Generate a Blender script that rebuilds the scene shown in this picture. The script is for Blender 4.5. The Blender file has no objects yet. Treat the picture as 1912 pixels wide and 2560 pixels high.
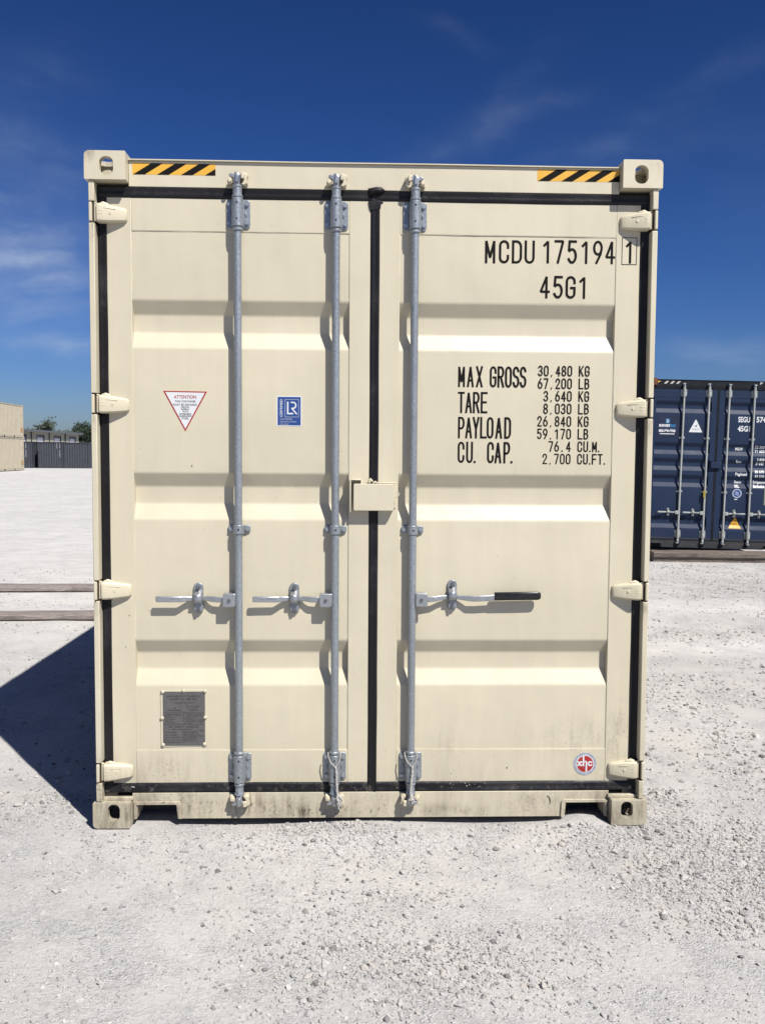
import bpy, bmesh, math, random
import numpy as np
from mathutils import Vector, Matrix, noise
from mathutils.geometry import tessellate_polygon

random.seed(7)
rng = np.random.default_rng(11)
S = bpy.context.scene
COL = S.collection
PI = math.pi
R = math.radians

# ------------------------------------------------------------------ camera
cam_data = bpy.data.cameras.new('camera')
cam_data.sensor_fit = 'VERTICAL'
cam_data.sensor_height = 36.0
cam_data.lens = 2246.3 / 2560 * 36
cam_data.clip_start = 0.05
cam_data.clip_end = 20000
cam = bpy.data.objects.new('camera', cam_data)
COL.objects.link(cam)
_r = Vector((0.99946419, -0.03207104, 0.00654098))
_u = Vector((-0.00453431, 0.06224762, 0.99805044))
_f = Vector((0.03241568, 0.99754533, -0.06206884))
cam.matrix_world = Matrix(((_r.x, _u.x, -_f.x, -0.0910), (_r.y, _u.y, -_f.y, -3.8654),
                           (_r.z, _u.z, -_f.z, 1.6316), (0, 0, 0, 1)))
S.camera = cam

# ------------------------------------------------------------------ sun, sky, exposure
SUN_TO = Vector((1.35, -1.89, 2.896)).normalized()
sun_el = math.asin(SUN_TO.z)
sun_az = math.atan2(SUN_TO.x, SUN_TO.y)
sd = bpy.data.lights.new('sun', 'SUN')
sd.energy = 4.25
sd.angle = R(0.53)
sd.color = (1.0, 0.955, 0.88)
sun = bpy.data.objects.new('sun', sd)
COL.objects.link(sun)
sun.location = SUN_TO * 50
sun.rotation_euler = (-SUN_TO).to_track_quat('-Z', 'Y').to_euler()

S.view_settings.view_transform = 'Standard'
S.view_settings.look = 'None'
S.view_settings.exposure = 0.85
S.view_settings.gamma = 1.0
S.view_settings.use_curve_mapping = False

W = bpy.data.worlds.new('World')
S.world = W
W.use_nodes = True


class NT:
    """small helper to write node trees"""
    def __init__(self, tree):
        self.t = tree

    def n(self, typ, **kw):
        nd = self.t.nodes.new(typ)
        for k, v in kw.items():
            setattr(nd, k, v)
        return nd

    def link(self, a, b):
        self.t.links.new(a, b)

    def _in(self, sock, v):
        if v is None:
            return
        if hasattr(v, 'is_linked') or hasattr(v, 'links'):
            self.t.links.new(v, sock)
        else:
            sock.default_value = v

    def math(self, op, a, b=None, c=None, clamp=False):
        nd = self.n('ShaderNodeMath', operation=op)
        nd.use_clamp = clamp
        self._in(nd.inputs[0], a)
        self._in(nd.inputs[1], b)
        if c is not None:
            self._in(nd.inputs[2], c)
        return nd.outputs[0]

    def vmath(self, op, a, b=None, out=0):
        nd = self.n('ShaderNodeVectorMath', operation=op)
        self._in(nd.inputs[0], a)
        if b is not None:
            self._in(nd.inputs[1], b)
        return nd.outputs[out]

    def noise(self, vec, scale=5, detail=2, rough=.5, dist=0, out=0):
        nd = self.n('ShaderNodeTexNoise')
        if vec is not None:
            self.link(vec, nd.inputs['Vector'])
        nd.inputs['Scale'].default_value = scale
        nd.inputs['Detail'].default_value = detail
        nd.inputs['Roughness'].default_value = rough
        nd.inputs['Distortion'].default_value = dist
        return nd.outputs[out]

    def ramp(self, v, a, b, lo=0., hi=1., smooth=True):
        nd = self.n('ShaderNodeMapRange')
        nd.interpolation_type = 'SMOOTHSTEP' if smooth else 'LINEAR'
        self._in(nd.inputs[0], v)
        for i, x in enumerate((a, b, lo, hi)):
            nd.inputs[i + 1].default_value = x
        return nd.outputs[0]

    def mix(self, f, a, b, blend='MIX'):
        nd = self.n('ShaderNodeMix', data_type='RGBA', blend_type=blend)
        self._in(nd.inputs[0], f)
        for s, v in ((nd.inputs[6], a), (nd.inputs[7], b)):
            if isinstance(v, (tuple, list)):
                s.default_value = (*v[:3], 1)
            else:
                self.link(v, s)
        return nd.outputs[2]

    def mapping(self, vec, scale=(1, 1, 1), loc=(0, 0, 0), rot=(0, 0, 0)):
        nd = self.n('ShaderNodeMapping')
        self.link(vec, nd.inputs[0])
        nd.inputs['Location'].default_value = loc
        nd.inputs['Rotation'].default_value = rot
        nd.inputs['Scale'].default_value = scale
        return nd.outputs[0]

    def sep(self, vec):
        nd = self.n('ShaderNodeSeparateXYZ')
        self.link(vec, nd.inputs[0])
        return nd.outputs

    def comb(self, x, y, z):
        nd = self.n('ShaderNodeCombineXYZ')
        for i, v in enumerate((x, y, z)):
            self._in(nd.inputs[i], v)
        return nd.outputs[0]


def build_sky():
    t = NT(W.node_tree)
    bg = W.node_tree.nodes['Background']
    sky = t.n('ShaderNodeTexSky', sky_type='NISHITA')
    sky.sun_disc = False
    sky.sun_elevation = sun_el
    sky.sun_rotation = sun_az
    sky.altitude = 0
    sky.air_density = 1.0
    sky.dust_density = 0.6
    sky.ozone_density = 3.0
    # deepen the blue the way the photograph's film response does, over the whole dome
    ch = t.sep(t.vmath('MULTIPLY', sky.outputs[0], (0.1, 0.1, 0.1)))
    c = t.comb(*[t.math('MULTIPLY', t.math('POWER', ch[i], p), k * 10 / 1.8) for i, (k, p) in enumerate(((.588, 1.712), (.637, 1.545), (1.003, 1.582)))])
    # thin cirrus, wind-combed; placed by azimuth / elevation of the dome
    geo = t.n('ShaderNodeTexCoord').outputs['Generated']
    x, y, z = t.sep(geo)
    az = t.math('ARCTAN2', x, y)
    el = t.math('ARCSINE', z)
    dirv = t.comb(az, el, 0.0)
    warp = t.noise(t.mapping(dirv, (9, 9, 1)), 1.0, 4, .6, out=1)
    dv = t.vmath('ADD', dirv, t.vmath('MULTIPLY', t.vmath('SUBTRACT', warp, (.5, .5, .5)), (.07, .04, 0)))
    total = None
    # azimuth, elevation, half width, half height, tilt, strength (degrees)
    for (a, e, w, h, tilt, s) in ((-19.3, 10.9, 4.2, 1.5, -6, .85), (-20.5, 13.2, 5, 2.2, 8, .30), (-18.0, 6.5, 4.0, .55, -5, .55),
                                  (-21, 8.3, 4.5, .9, 0, .3), (8.2, 19.6, 4.2, .9, 16, .17), (10.2, 21.7, 2.6, .9, 42, .05),
                                  (6.2, 24.4, 2.4, .5, -16, .07), (22.8, 21.6, 3.8, .7, 14, .08), (23.5, 6.0, 4, .8, -4, .35),
                                  (-20, 20.5, 4, 2.5, 12, .06), (-20, 17, 5, 1.6, -8, .12), (15, 17.5, 6, 1.6, 14, .10),
                                  (40, 18, 10, 3, 10, .5), (-42, 16, 10, 3, -8, .5), (75, 25, 12, 4, 20, .5), (-80, 22, 12, 4, 5, .5),
                                  (120, 18, 14, 4, 0, .5), (-125, 30, 14, 5, 12, .5), (170, 24, 14, 4, -9, .5)):
        p = t.vmath('SUBTRACT', dv, (R(a), R(e), 0))
        p = t.mapping(p, rot=(0, 0, R(-tilt)))
        px, py, pz = t.sep(p)
        dx = t.math('DIVIDE', px, R(w))
        dy = t.math('DIVIDE', py, R(h))
        d2 = t.math('ADD', t.math('MULTIPLY', dx, dx), t.math('MULTIPLY', dy, dy))
        m = t.math('MULTIPLY', t.math('EXPONENT', t.math('MULTIPLY', d2, -1.0)), s)
        total = m if total is None else t.math('ADD', total, m)
    fib = t.noise(t.mapping(dv, (11, 42, 1), rot=(0, 0, R(-10))), 1.0, 4, .52)
    big = t.noise(t.mapping(dv, (14, 22, 1)), 1.0, 3, .5)
    wisp = t.math('MULTIPLY', t.ramp(fib, .22, .86), t.ramp(big, .22, .75))
    fac = t.math('MULTIPLY', t.math('MULTIPLY', total, t.math('ADD', t.math('MULTIPLY', wisp, .8), .14)), 1.35, clamp=True)
    c = t.mix(fac, c, (2.6, 3.1, 3.9))
    t.link(c, bg.inputs[0])
    bg.inputs[1].default_value = 0.1


build_sky()


# ------------------------------------------------------------------ mesh helpers
class MB:
    def __init__(self):
        self.v = []
        self.f = []

    def add(self, vs, fs):
        o = len(self.v)
        self.v += [tuple(p) for p in vs]
        self.f += [tuple(i + o for i in f) for f in fs]
        return self

    def box(self, x0, x1, y0, y1, z0, z1):
        v = [(x, y, z) for x in (x0, x1) for y in (y0, y1) for z in (z0, z1)]
        return self.add(v, [(0, 1, 3, 2), (4, 6, 7, 5), (0, 4, 5, 1), (2, 3, 7, 6), (0, 2, 6, 4), (1, 5, 7, 3)])

    def tube(self, pts, rad, n=12, caps=True):
        """round section swept along points; rad a number or a list"""
        pts = [Vector(p) for p in pts]
        rs = rad if isinstance(rad, (list, tuple)) else [rad] * len(pts)
        vs = []
        up = None
        for i, p in enumerate(pts):
            d = (pts[min(i + 1, len(pts) - 1)] - pts[max(i - 1, 0)])
            if d.length < 1e-9:
                d = Vector((0, 0, 1))
            d.normalize()
            if up is None:
                up = d.orthogonal().normalized()
            up = (up - d * up.dot(d))
            up = up.normalized() if up.length > 1e-6 else d.orthogonal().normalized()
            s = d.cross(up)
            for k in range(n):
                a = 2 * PI * k / n
                vs.append(p + (up * math.cos(a) + s * math.sin(a)) * rs[i])
        fs = []
        for i in range(len(pts) - 1):
            for k in range(n):
                a, b = i * n + k, i * n + (k + 1) % n
                fs.append((a, b, b + n, a + n))
        if caps:
            fs.append(tuple(range(n - 1, -1, -1)))
            fs.append(tuple((len(pts) - 1) * n + k for k in range(n)))
        return self.add(vs, fs)

    def lathe_z(self, x, y, prof, n=20):
        """prof: list of (z, r) around a vertical axis"""
        return self.tube_profile((x, y), prof, n)

    def tube_profile(self, xy, prof, n):
        vs = []
        for z, r in prof:
            for k in range(n):
                a = 2 * PI * k / n
                vs.append((xy[0] + r * math.cos(a), xy[1] + r * math.sin(a), z))
        fs = []
        for i in range(len(prof) - 1):
            for k in range(n):
                a, b = i * n + k, i * n + (k + 1) % n
                fs.append((a, b, b + n, a + n))
        fs.append(tuple(range(n - 1, -1, -1)))
        fs.append(tuple((len(prof) - 1) * n + k for k in range(n)))
        return self.add(vs, fs)

    def prism(self, outer, a, b, axis='y', holes=()):
        """2-D outline extruded from a to b along an axis. axis y: (x,z); x: (y,z); z: (x,y)"""
        loops = [list(outer)] + [list(h) for h in holes]
        flat = [p for l in loops for p in l]

        def P(p, d):
            if axis == 'y':
                return (p[0], d, p[1])
            if axis == 'x':
                return (d, p[0], p[1])
            return (p[0], p[1], d)
        n = len(flat)
        vs = [P(p, a) for p in flat] + [P(p, b) for p in flat]
        fs = []
        if holes:
            tri = tessellate_polygon([[Vector((p[0], p[1], 0)) for p in l] for l in loops])
            for t in tri:
                fs.append(tuple(t))
                fs.append(tuple(i + n for i in reversed(t)))
        else:
            fs.append(tuple(range(n)))
            fs.append(tuple(n + i for i in reversed(range(n))))
        o = 0
        for l in loops:
            m = len(l)
            for i in range(m):
                j = (i + 1) % m
                fs.append((o + i, o + i + n, o + j + n, o + j))
            o += m
        return self.add(vs, fs)

    def strip(self, prof, lo, hi, axis='x'):
        """open profile swept straight. axis x: prof (y,z); axis y: prof (x,z); axis z: prof (x,y)"""
        def P(p, d):
            if axis == 'x':
                return (d, p[0], p[1])
            if axis == 'y':
                return (p[0], d, p[1])
            return (p[0], p[1], d)
        n = len(prof)
        vs = [P(p, lo) for p in prof] + [P(p, hi) for p in prof]
        return self.add(vs, [(i, i + 1, i + 1 + n, i + n) for i in range(n - 1)])

    def mesh(self, name, fix=True, smooth=None):
        me = bpy.data.meshes.new(name)
        me.from_pydata(self.v, [], self.f)
        if fix:
            bm = bmesh.new()
            bm.from_mesh(me)
            bmesh.ops.recalc_face_normals(bm, faces=bm.faces)
            bm.to_mesh(me)
            bm.free()
        if smooth is not None:
            me.polygons.foreach_set('use_smooth', [True] * len(me.polygons))
            me.set_sharp_from_angle(angle=R(smooth))
        me.update()
        return me

    def build(self, name, mat, parent=None, smooth=None, bevel=None, fix=True, seg=2):
        o = link_mesh(name, self.mesh(name, fix, smooth), mat, parent)
        if bevel:
            b = o.modifiers.new('bevel', 'BEVEL')
            b.width = bevel
            b.segments = seg
            b.limit_method = 'ANGLE'
            b.angle_limit = R(35)
            b.harden_normals = False
            o.data.polygons.foreach_set('use_smooth', [True] * len(o.data.polygons))
            o.data.set_sharp_from_angle(angle=R(50))
        return o


def link_mesh(name, me, mat, parent=None):
    if mat is not None and not me.materials:
        me.materials.append(mat)
    o = bpy.data.objects.new(name, me)
    COL.objects.link(o)
    if parent is not None:
        o.parent = parent
    return o


def thing(name, label, cat, loc=(0, 0, 0), rz=0, group=None, ry=0):
    o = bpy.data.objects.new(name, None)
    COL.objects.link(o)
    o.empty_display_size = .2
    o.location = loc
    o.rotation_euler = (0, ry, rz)
    tag(o, label, cat, group)
    return o


def tag(o, label, cat, group=None):
    o['label'] = label
    o['category'] = cat
    if group:
        o['group'] = group
    return o


def copy_tree(o, parent=None):
    c = o.copy()
    COL.objects.link(c)
    if parent is not None:
        c.parent = parent
    for ch in o.children:
        copy_tree(ch, c)
    return c


def rrect(x0, x1, z0, z1, r, n=5):
    """rounded rectangle; r a number or (bl, br, tr, tl)"""
    rr = r if isinstance(r, (tuple, list)) else (r, r, r, r)
    out = []
    for (cx, cz, a0, q) in ((x0 + rr[0], z0 + rr[0], 180, rr[0]), (x1 - rr[1], z0 + rr[1], 270, rr[1]),
                            (x1 - rr[2], z1 - rr[2], 0, rr[2]), (x0 + rr[3], z1 - rr[3], 90, rr[3])):
        if q < 1e-6:
            out.append((cx, cz))
            continue
        for k in range(n + 1):
            a = R(a0 + 90 * k / n)
            out.append((cx + q * math.cos(a), cz + q * math.sin(a)))
    return out


def circle(cx, cz, r, n=24):
    return [(cx + r * math.cos(2 * PI * k / n), cz + r * math.sin(2 * PI * k / n)) for k in range(n)]


def boolean_diff(base, cutters):
    """evaluates a mesh minus cutters; helpers are removed again"""
    ob = bpy.data.objects.new('tmp', base)
    COL.objects.link(ob)
    cs = []
    for c in cutters:
        co = bpy.data.objects.new('tmp_cut', c)
        COL.objects.link(co)
        m = ob.modifiers.new('b', 'BOOLEAN')
        m.operation = 'DIFFERENCE'
        m.solver = 'EXACT'
        m.object = co
        cs.append(co)
    dg = bpy.context.evaluated_depsgraph_get()
    me = bpy.data.meshes.new_from_object(ob.evaluated_get(dg))
    for co in cs:
        bpy.data.objects.remove(co)
    bpy.data.objects.remove(ob)
    return me


# ------------------------------------------------------------------ materials
def new_mat(name):
    m = bpy.data.materials.new(name)
    m.use_nodes = True
    return m, NT(m.node_tree), m.node_tree.nodes['Principled BSDF']


def plain(name, col, rough=.5, metal=0., vary=.06, scale=8., bump=0., bscale=200., spec=.5, stretch=(1, 1, 1)):
    m, t, b = new_mat(name)
    obj = t.n('ShaderNodeTexCoord').outputs['Object']
    n = t.noise(t.mapping(obj, stretch), scale, 4, .6)
    if metal < .3:
        col = [v * .58 for v in col]
    k = t.ramp(n, .25, .75, 1 - vary, 1 + vary)
    c = t.vmath('MULTIPLY', t.comb(*[float(v) for v in col[:3]]), t.comb(k, k, k))
    t.link(c, b.inputs['Base Color'])
    r = t.ramp(n, .3, .7, rough - .06, rough + .06)
    t.link(r, b.inputs['Roughness'])
    b.inputs['Metallic'].default_value = metal
    b.inputs['Specular IOR Level'].default_value = spec
    if bump:
        bp = t.n('ShaderNodeBump')
        bp.inputs['Strength'].default_value = 1.0
        bp.inputs['Distance'].default_value = bump
        t.link(t.noise(obj, bscale, 3, .6), bp.inputs['Height'])
        t.link(bp.outputs[0], b.inputs['Normal'])
    return m


def paint(name, col, rough=.42, grime=(.095, .072, .05), grime_amt=1.0, spots=1.0, spec=.5, smudges=()):
    """old sprayed steel paint: orange-peel relief, faint mottling, splash dirt low down, streaks and chips"""
    m, t, b = new_mat(name)
    obj = t.n('ShaderNodeTexCoord').outputs['Object']
    x, y, z = t.sep(obj)
    n1 = t.noise(obj, 2.2, 5, .6)
    n2 = t.noise(t.mapping(obj, (1, 1, .12)), 16, 3, .6)
    k = t.math('MULTIPLY', t.ramp(n1, .25, .75, .955, 1.03), t.ramp(n2, .25, .75, .975, 1.02))
    base = t.vmath('MULTIPLY', t.comb(*col), t.comb(k, k, k))
    # splash dirt near the foot of the container, broken up by noise and streaks
    low = t.ramp(z, .02, .52, 1.0, 0.0)
    low2 = t.math('MULTIPLY', low, low)
    nA = t.noise(t.mapping(obj, (1, 1, .35)), 5.5, 6, .68, .6)
    nB = t.noise(t.mapping(obj, (1, 1, .06)), 45, 3, .6)
    g = t.math('MULTIPLY', low2, t.math('ADD', t.math('MULTIPLY', t.ramp(nA, .36, .68), t.ramp(nB, .25, .7, .35, 1)), .16))
    corner = t.ramp(t.math('ABSOLUTE', x), .55, 1.2, .35, 1.0)
    g = t.math('MULTIPLY', g, corner)
    # fine specks of splashed mud
    vor = t.n('ShaderNodeTexVoronoi')
    t.link(t.mapping(obj, (1, 0, 1)), vor.inputs['Vector'])
    vor.inputs['Scale'].default_value = 70
    sp = t.ramp(vor.outputs['Distance'], .10, .20, 1, 0)
    on = t.ramp(vor.outputs['Color'], .93, .95)
    sepc = t.sep(vor.outputs['Color'])[0]
    zone = t.math('ADD', t.ramp(z, .05, .5, .16, 0.0), .004)
    on = t.math('LESS_THAN', sepc, zone)
    speck = t.math('MULTIPLY', t.math('MULTIPLY', sp, on), .55 * spots)
    g = t.math('ADD', t.math('MULTIPLY', g, .95 * grime_amt), speck, clamp=True)
    # rubbed-in soot, splash and a dent's shading where the photograph shows it, broken by streaks
    st = t.noise(t.mapping(obj, (1, 1, .10)), 34, 4, .65)
    bl = t.noise(obj, 7, 5, .7)
    fs = t.noise(obj, 85, 3, .7)
    tex = t.math('ADD', t.math('MULTIPLY', t.ramp(st, .35, .7), t.ramp(bl, .35, .65)), t.math('MULTIPLY', t.ramp(fs, .56, .68), .7))
    for (cx, cz, rx, rz_, sg) in smudges:
        dx = t.math('DIVIDE', t.math('SUBTRACT', x, cx), rx)
        dz = t.math('DIVIDE', t.math('SUBTRACT', z, cz), rz_)
        d2 = t.math('ADD', t.math('MULTIPLY', dx, dx), t.math('MULTIPLY', dz, dz))
        gg = t.math('MULTIPLY', t.math('EXPONENT', t.math('MULTIPLY', d2, -1.0)), sg)
        g = t.math('ADD', g, t.math('MULTIPLY', gg, tex), clamp=True)
    # vertical run marks
    run = t.math('MULTIPLY', t.ramp(t.noise(t.mapping(obj, (1, 1, .02)), 26, 2, .5), .62, .78), t.ramp(t.noise(obj, 1.7, 3, .6), .5, .7))
    g = t.math('ADD', g, t.math('MULTIPLY', run, .06 * spots), clamp=True)
    c = t.mix(g, base, grime)
    t.link(c, b.inputs['Base Color'])
    b.inputs['Specular IOR Level'].default_value = spec
    t.link(t.math('ADD', t.ramp(n1, .3, .7, rough - .04, rough + .05), t.math('MULTIPLY', g, .3)), b.inputs['Roughness'])
    bp = t.n('ShaderNodeBump')
    bp.inputs['Strength'].default_value = .35
    bp.inputs['Distance'].default_value = .004
    t.link(t.math('ADD', t.noise(obj, 9, 2, .5), t.math('MULTIPLY', t.noise(obj, 260, 2, .5), .03)), bp.inputs['Height'])
    t.link(bp.outputs[0], b.inputs['Normal'])
    return m


CREAM = (.483, .442, .334)
M = {}
M['cream'] = paint('cream_paint', CREAM, smudges=(
    (-.92, .24, .09, .07, .55), (-.88, .112, .11, .035, 1.0), (-.55, .06, .35, .05, .45), (.90, .38, .20, .09, .42), (1.10, .36, .05, .22, .34), (.32, .33, .09, .16, .25),  # one soft patch colours in the shading of a dent
    (.78, .10, .20, .04, .6), (.35, .05, .45, .03, .55), (-.30, .05, .35, .03, .55), (-.55, .10, .3, .03, .45), (-1.14, .05, .12, .06, .5), (1.13, .05, .12, .06, .5), (.0, .09, .12, .05, .5), (-1.19, 2.60, .03, .07, .9), (-1.19, 1.80, .03, .06, .9), (-1.19, 1.00, .03, .07, 1.0),
    (1.19, 1.77, .03, .06, .6), (1.19, .98, .03, .07, .8), (1.19, .20, .03, .08, 1.0), (-1.19, .20, .03, .09, 1.0), (-1.2, 2.88, .04, .04, .8), (1.2, 2.88, .04, .04, .7), (-.17, .13, .05, .06, .35), (.17, .13, .05, .06, .35), (-.59, .13, .05, .06, .35)))
M['cream_forged'] = paint('cream_forged', (.490, .446, .330), rough=.48, spots=.8)
M['casting_inside'] = plain('dark_brown_inside', (.17, .12, .085), .85, vary=.4, scale=40)
M['rust'] = plain('rusty_steel', (.06, .035, .02), .85, vary=.4, scale=30)
def rubber():
    m, t, b = new_mat('black_rubber')
    obj = t.n('ShaderNodeTexCoord').outputs['Object']
    n = t.noise(t.mapping(obj, (.6, 1, .6)), 5, 5, .65)
    n2 = t.noise(obj, 60, 3, .6)
    f = t.math('MULTIPLY', t.ramp(n, .46, .72), t.ramp(n2, .3, .7, .5, 1))
    c = t.mix(f, (.0055, .005, .0065), (.020, .020, .023))
    x, y, z = t.sep(obj)
    mud = t.math('MULTIPLY', t.ramp(z, .13, .22, .55, 0), t.ramp(t.noise(obj, 22, 4, .7), .52, .66))
    c = t.mix(mud, c, (.11, .098, .085))
    t.link(c, b.inputs['Base Color'])
    t.link(t.ramp(f, 0, 1, .45, .75), b.inputs['Roughness'])
    b.inputs['Specular IOR Level'].default_value = .3
    bp = t.n('ShaderNodeBump')
    bp.inputs['Distance'].default_value = .0016
    t.link(t.math('ADD', n2, t.math('MULTIPLY', t.noise(t.mapping(obj, (1, 1, .3)), 26, 3, .6), 1.2)), bp.inputs['Height'])
    t.link(bp.outputs[0], b.inputs['Normal'])
    return m


M['rubber'] = rubber()
M['galv'] = plain('galvanised_steel', (.262, .288, .312), .42, .55, vary=.16, scale=120, bump=.0003, bscale=300)
def spangle(m, scale):
    t = NT(m.node_tree)
    b = m.node_tree.nodes['Principled BSDF']
    v = t.n('ShaderNodeTexVoronoi')
    t.link(t.n('ShaderNodeTexCoord').outputs['Object'], v.inputs['Vector'])
    v.inputs['Scale'].default_value = scale
    k = t.ramp(t.sep(v.outputs['Color'])[0], 0, 1, .94, 1.06)
    w = t.ramp(t.noise(t.mapping(t.n('ShaderNodeTexCoord').outputs['Object'], (1, 1, .25)), 9, 4, .6), .3, .7, .90, 1.06)
    src = b.inputs['Base Color'].links[0].from_socket
    kk = t.math('MULTIPLY', k, w)
    t.link(t.vmath('MULTIPLY', src, t.comb(kk, kk, kk)), b.inputs['Base Color'])


spangle(M['galv'], 160)
M['zinc'] = plain('bright_zinc', (.33, .35, .37), .36, .7, vary=.08, scale=60, bump=.0002, bscale=90)
M['dark_bolt'] = plain('dull_bolt', (.13, .135, .145), .5, .6, vary=.2, scale=80)
M['dark'] = plain('dark_hole', (.01, .01, .012), .7)
M['black'] = plain('black_print', (.011, .0095, .009), .8, vary=.25, scale=60, spec=.12)
M['grip'] = plain('black_vinyl', (.012, .011, .013), .33, vary=.2, scale=40)
M['yellow'] = plain('hazard_yellow', (1.0, .56, .065), .4, vary=.04)
M['white'] = plain('white_vinyl', (.93, .96, .98), .4, vary=.03)
M['red'] = plain('red_print', (.50, .035, .035), .4, vary=.05)
M['blue_print'] = plain('blue_print', (.025, .085, .34), .4, vary=.05)
M['ring_blue'] = plain('pale_blue_ring', (.52, .57, .66), .4, vary=.08, scale=60)
M['plate'] = plain('grey_plate', (.115, .110, .110), .45, .35, vary=.1, scale=60)
M['plate_ink'] = plain('plate_ink', (.055, .05, .05), .6)
M['rope'] = plain('white_cord', (.62, .60, .56), .8, vary=.2, scale=150, bump=.001, bscale=600)
M['navy'] = paint('navy_paint', (.0105, .0212, .052), rough=.52, grime=(.04, .036, .033), grime_amt=.8, spots=.5, spec=.22)
M['navy_black'] = plain('black_steel_paint', (.013, .015, .022), .6, vary=.4, scale=6, spec=.2)
M['rod_grey'] = plain('grey_rod_paint', (.50, .53, .51), .45, vary=.1, scale=20)
M['hz_white'] = plain('faded_white', (.72, .69, .62), .5, vary=.1)
M['orange_rust'] = plain('orange_rust', (.20, .065, .025), .8, vary=.5, scale=25)
M['sign_navy'] = plain('sign_navy', (.012, .022, .062), .4)
M['sign_cyan'] = plain('sign_cyan', (.02, .26, .60), .4)
M['warn_yellow'] = plain('warning_yellow', (.86, .45, .03), .45, vary=.03)
M['pale_green'] = plain('pale_green_plate', (.30, .33, .24), .5)
M['tan'] = plain('tan_paint', (.66, .59, .44), .5, vary=.05, scale=3)
M['slate'] = plain('slate_paint', (.058, .066, .085), .6, vary=.12, scale=2)
M['slate_dark'] = plain('dark_slate_paint', (.035, .040, .052), .6, vary=.12, scale=2)
M['sticker_orange'] = plain('orange_sticker', (.75, .36, .06), .5)


def text_mesh(s, x0, x1, z0, z1, y, bold=0., align=None):
    """built-in font lettering as a thin flat mesh facing -y, fitted into a box"""
    cu = bpy.data.curves.new('tmp', 'FONT')
    cu.body = s
    cu.offset = bold
    cu.resolution_u = 3
    ob = bpy.data.objects.new('tmp', cu)
    COL.objects.link(ob)
    dg = bpy.context.evaluated_depsgraph_get()
    me = bpy.data.meshes.new_from_object(ob.evaluated_get(dg))
    bpy.data.objects.remove(ob)
    bpy.data.curves.remove(cu)
    n = len(me.vertices)
    co = np.empty(n * 3, np.float32)
    me.vertices.foreach_get('co', co)
    co = co.reshape(-1, 3)
    lo, hi = co.min(0), co.max(0)
    sx = (x1 - x0) / max(hi[0] - lo[0], 1e-6)
    sz = (z1 - z0) / max(hi[1] - lo[1], 1e-6)
    out = np.stack([x0 + (co[:, 0] - lo[0]) * sx, np.full(n, y), z0 + (co[:, 1] - lo[1]) * sz], 1)
    me.vertices.foreach_set('co', out.astype(np.float32).ravel())
    me.materials.clear()
    me.update()
    return me


def label_text(s, x0, x1, z0, z1, y, mat, parent, bold=0., name='lettering'):
    return link_mesh(name, text_mesh(s, x0, x1, z0, z1, y, bold), mat, parent)


# --- stencil-like single stroke letters for the big container markings
def arc(cx, cy, rx, ry, a0, a1, n=9):
    return [(cx + rx * math.cos(R(a0 + (a1 - a0) * k / n)), cy + ry * math.sin(R(a0 + (a1 - a0) * k / n))) for k in range(n + 1)]


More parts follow.
